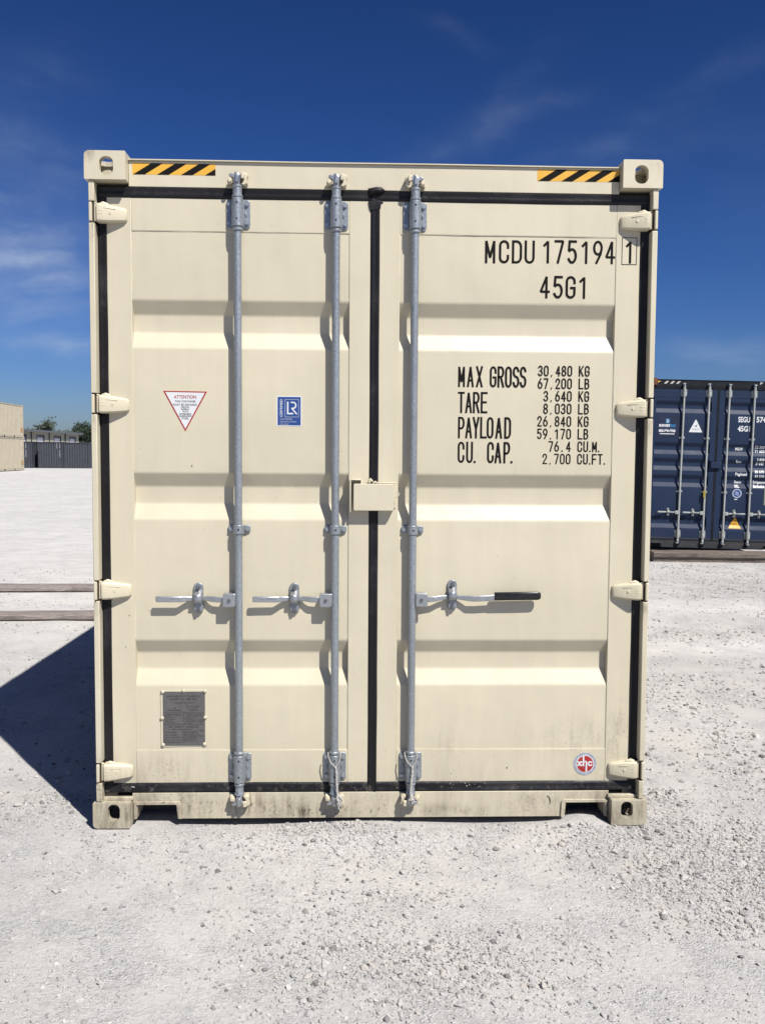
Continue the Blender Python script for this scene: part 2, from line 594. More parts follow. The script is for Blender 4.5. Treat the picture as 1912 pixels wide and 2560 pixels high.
_C = [(1, .70)] + arc(.5, .80, .5, .2, 0, 180) + arc(.5, .2, .5, .2, 180, 360) + [(1, .30)]
_O = arc(.5, .78, .5, .22, 0, 180) + arc(.5, .22, .5, .22, 180, 360) + [(1, .78)]
_9b = arc(.5, .70, .5, .30, 0, 360, 20)
GL = {
    'M': [[(0, 0), (0, 1), (.5, .22), (1, 1), (1, 0)]],
    'C': [_C], 'O': [_O], '0': [_O],
    'D': [[(.3, 0), (0, 0), (0, 1), (.45, 1)] + arc(.45, .74, .55, .26, 90, 0) + arc(.45, .26, .55, .26, 0, -90) + [(.3, 0)]],
    'U': [[(0, 1)] + arc(.5, .22, .5, .22, 180, 360) + [(1, 1)]],
    '1': [[(.12, .80), (.58, .98), (.58, 0)]],
    '7': [[(0, 1), (1, 1), (.34, 0)]],
    '5': [[(.95, 1), (.14, 1), (.06, .55)] + arc(.48, .315, .5, .315, 128, -150, 14)],
    '9': [_9b, [(.97, .62), (.86, .40), (.34, 0)]],
    '6': [[(1 - a, 1 - b) for a, b in _9b], [(.03, .38), (.14, .60), (.66, 1)]],
    '4': [[(.74, 0), (.74, 1), (0, .27), (1.02, .27)]],
    'G': [[(1, .72)] + arc(.5, .80, .5, .2, 0, 180) + arc(.5, .2, .5, .2, 180, 360) + [(1, .47), (.58, .47)]],
    'A': [[(0, 0), (.5, 1), (1, 0)], [(.17, .30), (.83, .30)]],
    'X': [[(0, 0), (1, 1)], [(0, 1), (1, 0)]],
    'R': [[(0, 0), (0, 1), (.5, 1)] + arc(.5, .75, .48, .25, 90, -90) + [(0, .5)], [(.48, .5), (1, 0)]],
    'P': [[(0, 0), (0, 1), (.5, 1)] + arc(.5, .73, .48, .27, 90, -90) + [(0, .46)]],
    'B': [[(.5, .54), (0, .54), (0, 1), (.46, 1)] + arc(.46, .77, .46, .23, 90, -90) + [(.5, .54)] + arc(.5, .27, .5, .27, 90, -90) + [(0, 0), (0, .54)]],
    'S': [arc(.5, .76, .48, .24, 15, 255, 12) + arc(.5, .26, .5, .26, 75, -165, 12)],
    'T': [[(0, 1), (1, 1)], [(.5, 1), (.5, 0)]],
    'E': [[(1, 1), (0, 1), (0, 0), (1, 0)], [(0, .52), (.85, .52)]],
    'F': [[(1, 1), (0, 1), (0, 0)], [(0, .50), (.85, .50)]],
    'Y': [[(0, 1), (.5, .42), (1, 1)], [(.5, .42), (.5, 0)]],
    'L': [[(0, 1), (0, 0), (1, 0)]],
    'K': [[(0, 0), (0, 1)], [(1, 1), (.02, .40)], [(.28, .56), (1, 0)]],
    '8': [arc(.5, .755, .44, .245, -90, 270, 18), arc(.5, .255, .5, .255, 90, 450, 18)],
    '3': [arc(.48, .755, .47, .245, 160, -90, 12) + arc(.48, .255, .5, .255, 90, -160, 12)],
    '2': [[(.02, .72)] + arc(.5, .745, .48, .255, 170, -20, 10) + [(0, 0), (1, 0)]],
    '.': 'dot', ',': 'comma',
}


def split_acute(st):
    out, cur, e = [], [st[0]], 1.
    for i in range(1, len(st)):
        cur.append(st[i])
        if i < len(st) - 1:
            a = Vector(st[i]) - Vector(st[i - 1])
            b = Vector(st[i + 1]) - Vector(st[i])
            a.y *= 2.2
            b.y *= 2.2
            if a.length > 1e-6 and b.length > 1e-6 and math.degrees(a.angle(b)) > 96:
                out.append((cur, e, .25))
                cur, e = [st[i]], .25
    out.append((cur, e, 1.))
    return out


def stroke_text(mb, s, xs, z0, z1, cw, y, t):
    """xs: left edge of every character; cw: ink width; t: stroke width"""
    h = z1 - z0
    lay = 0
    for ch, x in zip(s, xs):
        if ch == ' ':
            continue
        g = GL[ch]
        if g == 'dot' or g == 'comma':
            d = t * 1.05
            if g == 'dot':
                pts = [(x, z0), (x + d, z0), (x + d, z0 + d), (x, z0 + d)]
            else:
                pts = [(x - .1 * d, z0 - .55 * d), (x + .4 * d, z0 - .55 * d), (x + d, z0 + d), (x + .05 * d, z0 + d)]
            mb.add([(p[0], y, p[1]) for p in pts], [(0, 1, 2, 3)])
            continue
        for st, e0, e1 in [q for st0 in g for q in split_acute(st0)]:
            st = [p for i, p in enumerate(st) if i == 0 or abs(p[0] - st[i - 1][0]) + abs(p[1] - st[i - 1][1]) > 1e-6]
            P = [Vector((x + t / 2 + a * (cw - t), z0 + t / 2 + b * (h - t))) for a, b in st]
            closed = (P[0] - P[-1]).length < 1e-5
            if closed:
                P = P[:-1]
            n = len(P)
            L, Rr = [], []
            for i in range(n):
                pa = P[i - 1] if (closed or i > 0) else None
                pb = P[(i + 1) % n] if (closed or i < n - 1) else None
                d0 = (P[i] - pa).normalized() if pa is not None else None
                d1 = (pb - P[i]).normalized() if pb is not None else None
                p = P[i].copy()
                if d0 is None:
                    d0 = d1
                    p -= d1 * t / 2 * e0
                if d1 is None:
                    d1 = d0
                    p += d0 * t / 2 * e1
                tn = (d0 + d1)
                tn = tn.normalized() if tn.length > 1e-4 else d0
                nr = Vector((-tn.y, tn.x))
                n0 = Vector((-d0.y, d0.x))
                k = 1 / max(nr.dot(n0), .45)
                L.append(p + nr * (t / 2 * k))
                Rr.append(p - nr * (t / 2 * k))
            yy = y - lay * 2e-5
            lay = (lay + 1) % 6
            vs = [(q.x, yy, q.y) for q in L] + [(q.x, yy, q.y) for q in Rr]
            m = n if closed else n - 1
            mb.add(vs, [(i, (i + 1) % n, n + (i + 1) % n, n + i) for i in range(m)])


# ------------------------------------------------------------------ container builder
L40 = 12.192
H_HC = 2.896


def casting_mesh(w, h, depth, hw, hh, hu, hz, r=.018, top=True, ap=(.030, .098)):
    """left-hand corner casting in local u (0 outer .. w inner), y 0..depth, z 0..h, with its three apertures"""
    ro = (.004, .004, .004, r) if top else (r, .004, .004, .004)
    base = MB().prism(rrect(0, w, 0, h, ro), 0, depth).mesh('corner_casting')
    cut = [MB().box(.022, w - .020, .030, depth - .02, .028 if top else .018, h - (.020 if top else .028)).mesh('c')]
    cut.append(MB().prism(rrect(hu - hw / 2, hu + hw / 2, hz - hh / 2, hz + hh / 2, hw * .45, 6), -.05, .05).mesh('c'))
    zc = (h - .05, h + .05) if top else (-.05, .05)
    cut.append(MB().prism(rrect(ap[0], ap[1], .040, .150, min(.03, (ap[1] - ap[0]) * .45), 6), zc[0], zc[1], axis='z').mesh('c'))
    cut.append(MB().prism(rrect(.045, .125, hz - .033, hz + .033, .03, 6), -.05, .045, axis='x').mesh('c'))
    me = boolean_diff(base, cut)
    for p in me.polygons:
        c = p.center
        inner = .0215 < c.x < w - .0195 and c.y > .0295 and c.y < depth - .0195 and (.0175 if not top else .0275) < c.z < h - (.0195 if top else .0275)
        p.material_index = 1 if inner else 0  # inside faces get a darker brown than the outside
    return me


def mirror_x(me, name='m'):
    m = me.copy()
    n = len(m.vertices)
    co = np.empty(n * 3, np.float32)
    m.vertices.foreach_get('co', co)
    co = co.reshape(-1, 3)
    co[:, 0] *= -1
    m.vertices.foreach_set('co', co.ravel())
    m.flip_normals()
    return m


def moved(me, dx=0, dy=0, dz=0):
    m = me.copy()
    m.transform(Matrix.Translation((dx, dy, dz)))
    return m


def fillet_profile(pts, r=.008, n=3):
    """rounds the corners of an open polyline"""
    P = [Vector(p) for p in pts]
    out = [P[0]]
    for i in range(1, len(P) - 1):
        a, b, c = P[i - 1], P[i], P[i + 1]
        d0, d1 = (a - b).normalized(), (c - b).normalized()
        for k in range(n + 1):
            t = k / n
            p0, p1 = b + d0 * r, b + d1 * r
            out.append((p0 * (1 - t) + b * t) * (1 - t) + (b * (1 - t) + p1 * t) * t)
    out.append(P[-1])
    return [(p.x, p.y) for p in out]


def rib_profile(z_lo, z_hi, ribs, y, depth, slope):
    """(y, z) polyline of a door panel with recessed ribs, top to bottom"""
    pts = [(y, z_hi)]
    for (zt, zb) in ribs:
        pts += [(y, zt), (y + depth, zt - slope), (y + depth, zb + slope * 1.15), (y, zb)]
    pts.append((y, z_lo))
    return fillet_profile(pts)


def corr_profile(y0, y1, pitch, depth, x):
    """(x, y) polyline of a corrugated wall running along y"""
    n = max(1, int(round((y1 - y0) / pitch)))
    p = (y1 - y0) / n
    pts = [(x, y0)]
    for i in range(n):
        a = y0 + i * p
        pts += [(x, a + p * .13), (x - depth, a + p * .37), (x - depth, a + p * .63), (x, a + p * .87)]
    pts.append((x, y1))
    return pts


GASK = [(-.0225, .075), (-.0225, .060), (-.015, .0535), (-.005, .0520), (.0005, .0536), (.006, .0516), (.016, .0505), (.0225, .058), (.0225, .075)]


def gasket_v(mb, xc, z0, z1, w=1.0, n=24):
    pts = [(xc + a * w, b) for a, b in GASK]
    k = len(pts)
    vs, fs = [], []
    for i in range(n + 1):
        z = z0 + (z1 - z0) * i / n
        dx = .0012 * noise.noise((xc * 7, z * 3.1, 0))
        dy = .0015 * noise.noise((xc * 5 + 9, z * 4.3, 0))
        vs += [(p[0] + dx, p[1] + dy, z) for p in pts]
    for i in range(n):
        for j in range(k - 1):
            fs.append((i * k + j, i * k + j + 1, (i + 1) * k + j + 1, (i + 1) * k + j))
    fs.append(tuple(range(k)))
    fs.append(tuple(n * k + j for j in reversed(range(k))))
    mb.add(vs, fs)


def gasket_h(mb, zc, x0, x1, w=1.0, up=1, n=30):
    pts = [(zc + a * w * up, b - .002) for a, b in GASK]
    k = len(pts)
    vs, fs = [], []
    for i in range(n + 1):
        x = x0 + (x1 - x0) * i / n
        dz = .002 * noise.noise((x * 2.1, zc * 7, 3))
        dy = .0015 * noise.noise((x * 3.3, zc * 5, 1))
        vs += [(x, p[1] + dy, p[0] + dz) for p in pts]
    for i in range(n):
        for j in range(k - 1):
            fs.append((i * k + j, i * k + j + 1, (i + 1) * k + j + 1, (i + 1) * k + j))
    fs.append(tuple(range(k)))
    fs.append(tuple(n * k + j for j in reversed(range(k))))
    mb.add(vs, fs)


_shared = {}


def shared(key, fn):
    if key not in _shared:
        _shared[key] = fn()
    return _shared[key]


def bolt_mesh():
    m = MB()
    m.tube([(0, .001, 0), (0, -.002, 0)], .0098, 14)
    m.tube([(0, -.002, 0), (0, -.0085, 0)], .0074, 6)
    return m.mesh('bolt', smooth=35)


def place(me, name, mat, parent, x, y, z):
    o = link_mesh(name, me, mat, parent)
    o.location = (x, y, z)
    return o


def lock_rod(root, x, sp, hdir, hz, fancy=None):
    """vertical locking bar with its guides, cams, keepers and handle"""
    g, zc = sp['galv'], sp['zinc']
    yr = .025
    mb = MB()
    mb.tube_profile((x, yr), [(.150, .0168), (2.755, .0168)], 20)
    # collars on both guides
    for z0, z1, r in ((2.580, 2.594, .0226), (2.7165, 2.730, .0228), (.320, .334, .0226), (.180, .193, .0226)):
        mb.tube_profile((x, yr), [(z0, r - .003), (z0 + .003, r), (z1 - .003, r), (z1, r - .003)], 20)
    mb.tube_profile((x, yr), [(2.730, .0175), (2.7305, .0195), (2.757, .0195), (2.760, .0225), (2.766, .0225), (2.774, .013), (2.79, .011)], 20)
    mb.tube_profile((x, yr), [(.122, .011), (.136, .013), (.141, .0215), (.149, .0215), (.153, .0185), (.180, .0185)], 20)
    rod = mb.build('lock_rod', g, root, smooth=40)

    def bracket(z0, z1, tilt):
        b = MB()
        b.prism(rrect(x - .0505, x + .0505, z0, z1, .013), .0505, .0565)
        # half sleeve round the bar
        pr = [(x + .0245 * math.cos(a), yr - .0245 * math.sin(a)) for a in np.linspace(-.35, PI + .35, 19)]
        pr += [(x - .0235, .0505), (x + .0235, .0505)]
        b.prism(pr, z0 + .001, z1 - .001, axis='z')
        for s in (-1, 1):
            b.prism([(x + s * .030, (z0 + z1) / 2 - .012), (x + s * .036, (z0 + z1) / 2 - .006), (x + s * .034, (z0 + z1) / 2 + .012), (x + s * .029, (z0 + z1) / 2 + .006)][::s], .046, .0505)
        o = b.build('rod_bracket', g, rod, bevel=.0022)
        for zz in (z0 + .030, z1 - .022):
            place(shared('pin', lambda: MB().tube([(0, .002, 0), (0, -.0007, 0)], .0042, 12).mesh('rivet_hole')), 'rivet_hole', M['dark'], rod, x, yr - .0245, zz)
        for sx in (-1, 1):
            for zz in (z0 + .021, z1 - .020):
                place(shared('bolt', bolt_mesh), 'bolt', sp['bolt'], rod, x + sx * .0375, .0505, zz)
        return o
    bracket(2.596, 2.7155, 1)
    bracket(.1945, .3185, -1)
    # middle guides
    for zm in sp['clamps']:
        b = MB()
        b.prism(rrect(x - .0485, x + .0485, zm - .0165, zm + .0165, .009), .051, .0565)
        pr = [(x + .0225 * math.cos(a), yr - .0215 * math.sin(a)) for a in np.linspace(-.35, PI + .35, 17)] + [(x - .023, .051), (x + .023, .051)]
        b.prism(pr, zm - .0195, zm + .0195, axis='z')
        b.build('rod_guide', g, rod, bevel=.002)
        place(shared('pin', None), 'rivet_hole', M['dark'], rod, x + .002, yr - .0215, zm)
        for sx in (-1, 1):
            place(shared('bolt', None), 'bolt', sp['bolt'], rod, x + sx * .036, .051, zm)
    # cams: forged claws on the rod ends, hooked into painted keepers on header and sill
    for top in (1, -1):
        z = 2.790 if top > 0 else .118
        q = lambda v: z + top * v
        hd = -hdir
        c = MB()
        out = [(-.012, -.020), (.012, -.020), (.014, .004), (.030, .010), (.033, .020), (.020, .024), (.010, .020), (.008, .030), (-.010, .031), (-.012, .022), (-.024, .025), (-.034, .021), (-.031, .012), (-.015, .006)]
        c.prism([(x + a, q(b)) for a, b in out], yr - .016, yr + .006)
        c.prism([(x + a * .62, q(b)) for a, b in ((-.012, -.012), (.012, -.012), (.010, .026), (-.009, .026))], yr - .024, yr - .016)
        c.build('cam', zc, rod, bevel=.0028)
        k = MB()
        hh = [(.016, -.018), (.028, -.024), (.043, -.016), (.040, .006), (.046, .020), (.034, .028), (.020, .030), (.017, .018), (.030, .008), (.027, -.004)]
        k.prism([(x + hd * a, q(b)) for a, b in hh][::1 if hd > 0 else -1], yr - .014, .050)
        k.prism([(x + hd * a, q(b)) for a, b in ((.017, .002), (.033, .000), (.033, .026), (.018, .028))], yr - .026, yr - .0145)
        k.build('cam_keeper', sp['forged'], rod, bevel=.003)
        k = MB()
        hh = [(-.018, -.014), (-.040, -.020), (-.042, -.004), (-.028, .000), (-.026, .010), (-.018, .010)]
        k.prism([(x + hd * a, q(b)) for a, b in hh], yr - .008, .050)
        k.tube([(x - hd * .030, yr + .01, q(-.004)), (x - hd * .030, yr - .018, q(-.004))], .0095, 12)
        k.build('cam_keeper', sp['forged'], rod, bevel=.003)
    # handle
    d = hdir
    hub = MB()
    hx0, hx1 = x + d * .036, x + d * .066
    a, b_ = min(hx0 - d * .020, hx1), max(hx0 - d * .020, hx1)
    out = rrect(a, b_, hz - .029, hz + .029, .006)
    hub.prism(out, .004, .0095)
    hub.prism(rrect(a, b_, hz - .020, hz + .029, .005), .038, .043)
    hub.box(min(x + d * .012, x + d * .028), max(x + d * .012, x + d * .028), .0095, .038, hz - .024, hz + .029)
    hub.box(a + .004, b_ - .004, .010, .038, hz + .024, hz + .0285)
    hub.build('handle_hub', zc, rod, bevel=.002)
    pin = MB().tube([(x + d * .040, -.001, hz), (x + d * .040, .044, hz)], .0075, 14)
    pin.build('hub_pin', M['dark_bolt'] if sp.get('detail') else g, rod, smooth=40)
    st = sp['long_handle'] if fancy == 'long' else sp['short_handle']
    m = MB()
    vs, fs = [], []
    for (dx, y, dz, hgt, th) in st:
        xx = x + d * dx
        vs += [(xx, y - th / 2, hz + dz - hgt / 2), (xx, y - th / 2, hz + dz + hgt / 2), (xx, y + th / 2, hz + dz + hgt / 2), (xx, y + th / 2, hz + dz - hgt / 2)]
    for i in range(len(st) - 1):
        for j in range(4):
            fs.append((i * 4 + j, i * 4 + (j + 1) % 4, (i + 1) * 4 + (j + 1) % 4, (i + 1) * 4 + j))
    fs.append((0, 1, 2, 3))
    n = (len(st) - 1) * 4
    fs.append((n + 3, n + 2, n + 1, n))
    m.add(vs, fs)
    hnd = m.build('handle', zc, rod, bevel=.003)
    if fancy == 'short' and sp.get('detail'):
        # raised forging letters are only worn bumps: small real studs
        bm_ = MB()
        for k in range(7):
            xx = x + d * (.258 + k * .0125)
            w = .004 + .0025 * ((k * 37) % 3)
            bm_.box(xx - w / 2, xx + w / 2, .0125, .0150, hz + .004 + .001 * (k % 2), hz + .0115)
        bm_.build('embossing', M['zinc'], rod, bevel=.001)
    if fancy == 'long':
        gx0, gx1 = x + d * .361, x + d * .565
        gm = MB()
        sec = []
        for (xx, s) in ((gx0, .93), (gx0 + d * .002, 1), (gx1 - d * .016, 1), (gx1 - d * .006, .88), (gx1 - d * .001, .62), (gx1, .3)):
            sec.append((xx, s))
        vs, fs = [], []
        for xx, s in sec:
            for k in range(16):
                aa = 2 * PI * k / 16
                ca, sa = math.cos(aa), math.sin(aa)
                ry, rz = .0095 * s, .0185 * s
                e = .55
                vs.append((xx, .024 + ry * math.copysign(abs(ca) ** e, ca), hz + .010 + .010 * abs(xx - x) / .6 - .002 + rz * math.copysign(abs(sa) ** e, sa)))
        for i in range(len(sec) - 1):
            for k in range(16):
                fs.append((i * 16 + k, i * 16 + (k + 1) % 16, (i + 1) * 16 + (k + 1) % 16, (i + 1) * 16 + k))
        fs.append(tuple(range(16)))
        fs.append(tuple((len(sec) - 1) * 16 + k for k in reversed(range(16))))
        gm.add(vs, fs)
        gm.build('handle_grip', M['grip'], rod, smooth=40)
    # handle catch
    cx = x + d * .178
    zz = hz + (.014 if fancy == 'long' else .002)
    c = MB()
    c.prism(rrect(cx - .021, cx + .021, zz - .066, zz + .069, .0205, 7), .0505, .0585)
    c.prism(rrect(cx - .017, cx + .017, zz - .058, zz - .02, .010), .041, .0505)
    c.build('handle_catch', g, rod, bevel=.002)
    hp = MB()
    prof = fillet_profile([(.046, zz + .036), (.040, zz + .030), (.020, zz + .018), (.018, zz - .004), (.028, zz - .018), (.036, zz - .022)], .006, 3)
    hp.strip(prof, cx - .018, cx + .018)
    o = hp.build('catch_hasp', zc, rod, smooth=60, fix=False)
    sol = o.modifiers.new('thick', 'SOLIDIFY')
    sol.thickness = .005
    for zb in (zz + .049, zz - .047):
        place(shared('bolt2', lambda: bolt_mesh()), 'bolt', M['dark_bolt'] if sp.get('detail') else sp['bolt'], rod, cx, .041 if zb < zz else .0395, zb)
    return rod


def hinge(parent, side, zc, mat):
    """forged hinge blade across the door edge and its lug on the corner post"""
    s = side
    X = lambda v: s * v
    m = MB()
    # blade, tapering towards the door; plan profile steps over the gasket
    hs = [(1.1765, .036, .016), (1.171, .0385, .0095), (1.155, .0385, .012), (1.12, .036, .022), (1.08, .031, .034), (1.062, .028, .040), (1.054, .022, .046)]
    vs, fs = [], []
    for (xx, hh, y) in hs:
        c = .007
        zo = zc + (1.19 - xx) * -.03
        ring = [(y + c, -hh), (y, -hh + c), (y, hh - c), (y + c, hh), (.0565, hh), (.0565, -hh)]
        vs += [(X(xx), p[0], zo + p[1]) for p in ring]
    k = 6
    for i in range(len(hs) - 1):
        for j in range(k):
            fs.append((i * k + j, i * k + (j + 1) % k, (i + 1) * k + (j + 1) % k, (i + 1) * k + j))
    fs.append(tuple(range(k)))
    fs.append(tuple((len(hs) - 1) * k + j for j in reversed(range(k))))
    m.add(vs, fs)
    # hump on top, pressed ribs
    m.tube([(X(1.166), .034, zc + .036), (X(1.150), .032, zc + .040), (X(1.128), .036, zc + .036)], [.006, .009, .005], 10)
    m.box(min(X(1.1775), X(1.1915)), max(X(1.1775), X(1.1915)), .030, .055, zc - .024, zc + .026)
    m.tube([(X(1.1815), .026, zc - .036), (X(1.1815), .026, zc + .036)], .0068, 12)
    m.tube([(X(1.1815), .026, zc + .036), (X(1.1815), .026, zc + .0415)], .0088, 8)
    o = m.build('hinge', mat, parent, bevel=.0030)
    r = MB()
    for (xa, ya, xb, yb, dz) in ((1.166, .0118, 1.098, .0282, .0185), (1.170, .0112, 1.150, .0134, .006), (1.170, .0112, 1.150, .0134, -.006)):
        r.tube([(X(xa), ya, zc + dz), (X((xa + xb) / 2), (ya + yb) / 2 - (.0012 if dz > .01 else 0), zc + dz), (X(xb), yb, zc + dz - (.003 if dz > .01 else 0))], .0022, 6)
    r.prism(circle(X(1.122), zc - .001, .0075, 16), .0203, .026)
    r.build('hinge_embossing', mat, o, bevel=.0015)
    lug = MB()
    lug.prism(rrect(min(X(1.2035), X(1.1905)), max(X(1.2035), X(1.1905)), zc - .0395, zc + .0395, .004), .004, .058)
    lug.build('hinge_lug', mat, o, bevel=.003)
    return o


def build_container(name, label, sp, loc=(0, 0, 0), rz=0, ry=0):
    root = thing(name, label, 'container', loc, rz, ry=ry)
    P, Fg = sp['paint'], sp['forged']
    Hh = H_HC
    # corner castings
    ct = shared('cast_top', lambda: casting_mesh(.171, .118, .178, .058, .077, .092, .056, .020, True))
    cb = shared('cast_bot', lambda: casting_mesh(.160, .114, .178, .052, .072, .091, .070, .020, False))
    ct2 = shared('cast_top2', lambda: casting_mesh(.171, .118, .178, .058, .077, .092, .056, .020, True, (.066, .100)))
    for s in (-1, 1):
        for me, z in ((ct if s < 0 else ct2, Hh - .118), (cb, 0)):
            c = me.copy()
            c.transform(Matrix.Translation((-1.219, 0, z)))
            if s > 0:
                c = mirror_x(c)
            c.materials.clear()
            c.materials.append(sp['cast'].get((s, z > 1), P))
            c.materials.append(M['casting_inside'])
            o = link_mesh('corner_casting', c, None, root)
            b = o.modifiers.new('bevel', 'BEVEL')
            b.width, b.segments, b.limit_method, b.angle_limit = .003, 2, 'ANGLE', R(40)
            # rear pair, plain blocks with the same apertures
            c2 = c.copy()
            c2.transform(Matrix.Translation((0, -.178 + L40, 0)) @ Matrix.Translation((0, .089, 0)) @ Matrix.Scale(-1, 4, (0, 1, 0)) @ Matrix.Translation((0, -.089, 0)))
            c2.flip_normals()
            link_mesh('corner_casting', c2, P, root)
    hz = sp['hinges']
    for s in (-1, 1):
        # post: front flange cut by the hinge lugs, over a recessed core
        m = MB()
        cuts = sorted(hz)
        zs = [.116] + [v for c in cuts for v in (c - .0450, c + .0450)] + [Hh - .1195]
        for i in range(0, len(zs), 2):
            x0, x1 = s * 1.205, s * 1.181
            m.box(min(x0, x1), max(x0, x1), .008, .062, zs[i], zs[i + 1])
        m.build('corner_post', P, root, bevel=.003)
        core = MB()
        x0, x1 = s * 1.2045, s * 1.186
        core.box(min(x0, x1), max(x0, x1), .0625, .17, .1145, Hh - .1185)
        x0, x1 = s * 1.2025, s * 1.1835
        core.box(min(x0, x1), max(x0, x1), .016, .0622, .118, Hh - .121)
        core.build('post_core', M['rust'], root)
        seat = MB()
        x0, x1 = s * 1.1855, s * 1.13
        seat.box(min(x0, x1), max(x0, x1), .078, .16, .115, Hh - .13)
        seat.build('door_jamb', P, root)
    # header with gutter lip
    m = MB()
    m.box(-1.047, 1.047, .050, .17, 2.7640, 2.8715)
    hd = m.build('header', sp['header'], root, bevel=.002)
    lip = MB()
    vs, fs = [], []
    nn = 40
    for i in range(nn + 1):
        xx = -1.046 + 2.092 * i / nn
        dz = .0012 * noise.noise((xx * 1.7, 0, 0))
        dy = .001 * noise.noise((xx * 1.1, 4, 0))
        vs += [(xx, .0405 + dy, 2.8720 + dz), (xx, .0405 + dy, 2.8765 + dz), (xx, .16, 2.8785 + dz), (xx, .16, 2.8720 + dz)]
    for i in range(nn):
        for j in range(4):
            fs.append((i * 4 + j, i * 4 + (j + 1) % 4, i * 4 + 4 + (j + 1) % 4, i * 4 + 4 + j))
    fs += [(0, 1, 2, 3), (nn * 4 + 3, nn * 4 + 2, nn * 4 + 1, nn * 4)]
    lip.add(vs, fs)
    lip.build('roof_lip', sp['header'], root)
    # sill with two tunnel notches
    zb = .022
    out = [(-1.059, .139), (-1.059, zb), (-1.040, zb), (-1.036, .086), (-.868, .086), (-.862, zb), (.862, zb), (.868, .086), (1.036, .086), (1.040, zb), (1.059, zb), (1.059, .139)]
    m = MB()
    m.prism(out, .050, .165)
    sill = m.build('sill', sp['sill'], root, bevel=.002)
    for s in (-1, 1):
        fr = MB()
        a = [(1.040, zb + .002), (1.040, .088), (.865, .088), (.857, zb + .002), (.842, zb + .002), (.846, .094), (.854, .103), (1.052, .103), (1.052, zb + .002)]
        fr.prism([(s * p, q) for p, q in a], .0415, .0495)
        fr.build('tunnel_frame', sp['sill'], sill, bevel=.002)
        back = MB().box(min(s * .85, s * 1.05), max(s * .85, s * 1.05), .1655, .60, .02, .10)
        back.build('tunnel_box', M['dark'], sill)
    # step plates above the bottom castings
    for s in (-1, 1):
        st = MB()
        x0, x1 = s * 1.180, s * 1.052
        st.box(min(x0, x1), max(x0, x1), .030, .0495, .1145, .128)
        st.build('step_plate', P, root, bevel=.002)
    # floor, roof, rails, side and end walls (seen from the side)
    m = MB().box(-1.15, 1.15, .17, L40 - .12, .11, .15)
    m.box(-1.205, -1.155, .18, L40 - .18, .03, .17)
    m.box(1.155, 1.205, .18, L40 - .18, .03, .17)
    m.build('base_frame', P, root)
    m = MB()
    prof = corr_profile(.17, L40 - .1, .209, .018, 2.878)
    m.add([(-1.18, p[1], p[0]) for p in prof] + [(1.18, p[1], p[0]) for p in prof], [(i, i + 1, i + 1 + len(prof), i + len(prof)) for i in range(len(prof) - 1)])
    m.build('roof', P, root, fix=False)
    for s in (-1, 1):
        prof = corr_profile(.17, L40 - .17, .278, .036, 1.205)
        m = MB()
        m.strip([(s * a, b) for a, b in prof], .17, 2.81, axis='z')
        m.build('side_wall', P, root, fix=False)
        m = MB().box(min(s * 1.215, s * 1.155), max(s * 1.215, s * 1.155), .18, L40 - .18, 2.811, 2.872)
        m.build('top_rail', P, root)
    prof = corr_profile(-1.17, 1.17, .25, .045, L40 - .03)
    m = MB()
    m.strip([(b, a) for a, b in prof], .12, 2.78, axis='z')
    m.box(-1.05, 1.05, L40 - .12, L40 - .031, .02, .1195)
    m.box(-1.05, 1.05, L40 - .12, L40 - .031, 2.781, 2.87)
    m.build('end_wall', P, root, fix=False)

    # doors
    zt, zbm = 2.583, .329
    doors = []
    for s in (-1, 1):
        inner, outer = (-.112, -1.040) if s < 0 else (.104, 1.0415)
        m = MB()
        if s < 0:
            xo, xi = -1.1795, -.0225
        else:
            xo, xi = 1.1795, .0145
        y0, y1 = .0565, .105
        for (a, b) in ((xo, outer), (inner, xi)):
            m.box(min(a, b), max(a, b), y0, y1, .146, 2.760)
        a, b = min(inner, outer) + .0002, max(inner, outer) - .0002
        m.box(a, b, y0 + .0004, y1, zt, 2.760)
        m.box(a, b, y0 + .0004, y1, .146, zbm)
        door = m.build('door', P, root, bevel=.0018)
        doors.append(door)
        pm = MB()
        prof = rib_profile(zbm + .0005, zt - .0005, sp['ribs'], .0597, sp['rib_depth'], sp['rib_slope'])
        # sheet with a little waviness across
        nx = 24
        k = len(prof)
        vs, fs = [], []
        for i in range(nx + 1):
            xx = a + (b - a) * i / nx
            for (py, pz) in prof:
                w = .0020 * noise.noise((xx * 3.1, pz * 2.6, s * 4)) + .0007 * noise.noise((xx * 9, pz * 8, s)) if 0 < i < nx else 0
                vs.append((xx, py + w, pz))
        for i in range(nx):
            for j in range(k - 1):
                fs.append((i * k + j, i * k + j + 1, (i + 1) * k + j + 1, (i + 1) * k + j))
        pm.add(vs, fs)
        pm.build('door_panel', P, door, smooth=60, fix=False)
        # weld beads round the sheet
        def seam(pts, r):
            MB().tube(pts, r, 6).build('weld_seam', P, door, smooth=60)
        for zz in (zt - .0008, zbm + .0008):
            seam([(a + (b - a) * i / 40, .0590, zz + .0009 * noise.noise((i * .9, zz, s))) for i in range(41)], .0016)
        for xx in (a + .0006, b - .0006):
            pts = []
            for i in range(60):
                zz = zbm + (zt - zbm) * i / 59
                if any(q[1] - .002 < zz < q[0] + .002 for q in sp['ribs']):
                    if len(pts) > 1:
                        seam(pts, .0014)
                    pts = []
                    continue
                pts.append((xx + .0008 * noise.noise((i * .8, xx * 3, 0)), .0592, zz))
            if len(pts) > 1:
                seam(pts, .0014)
        # gasket
        gm = MB()
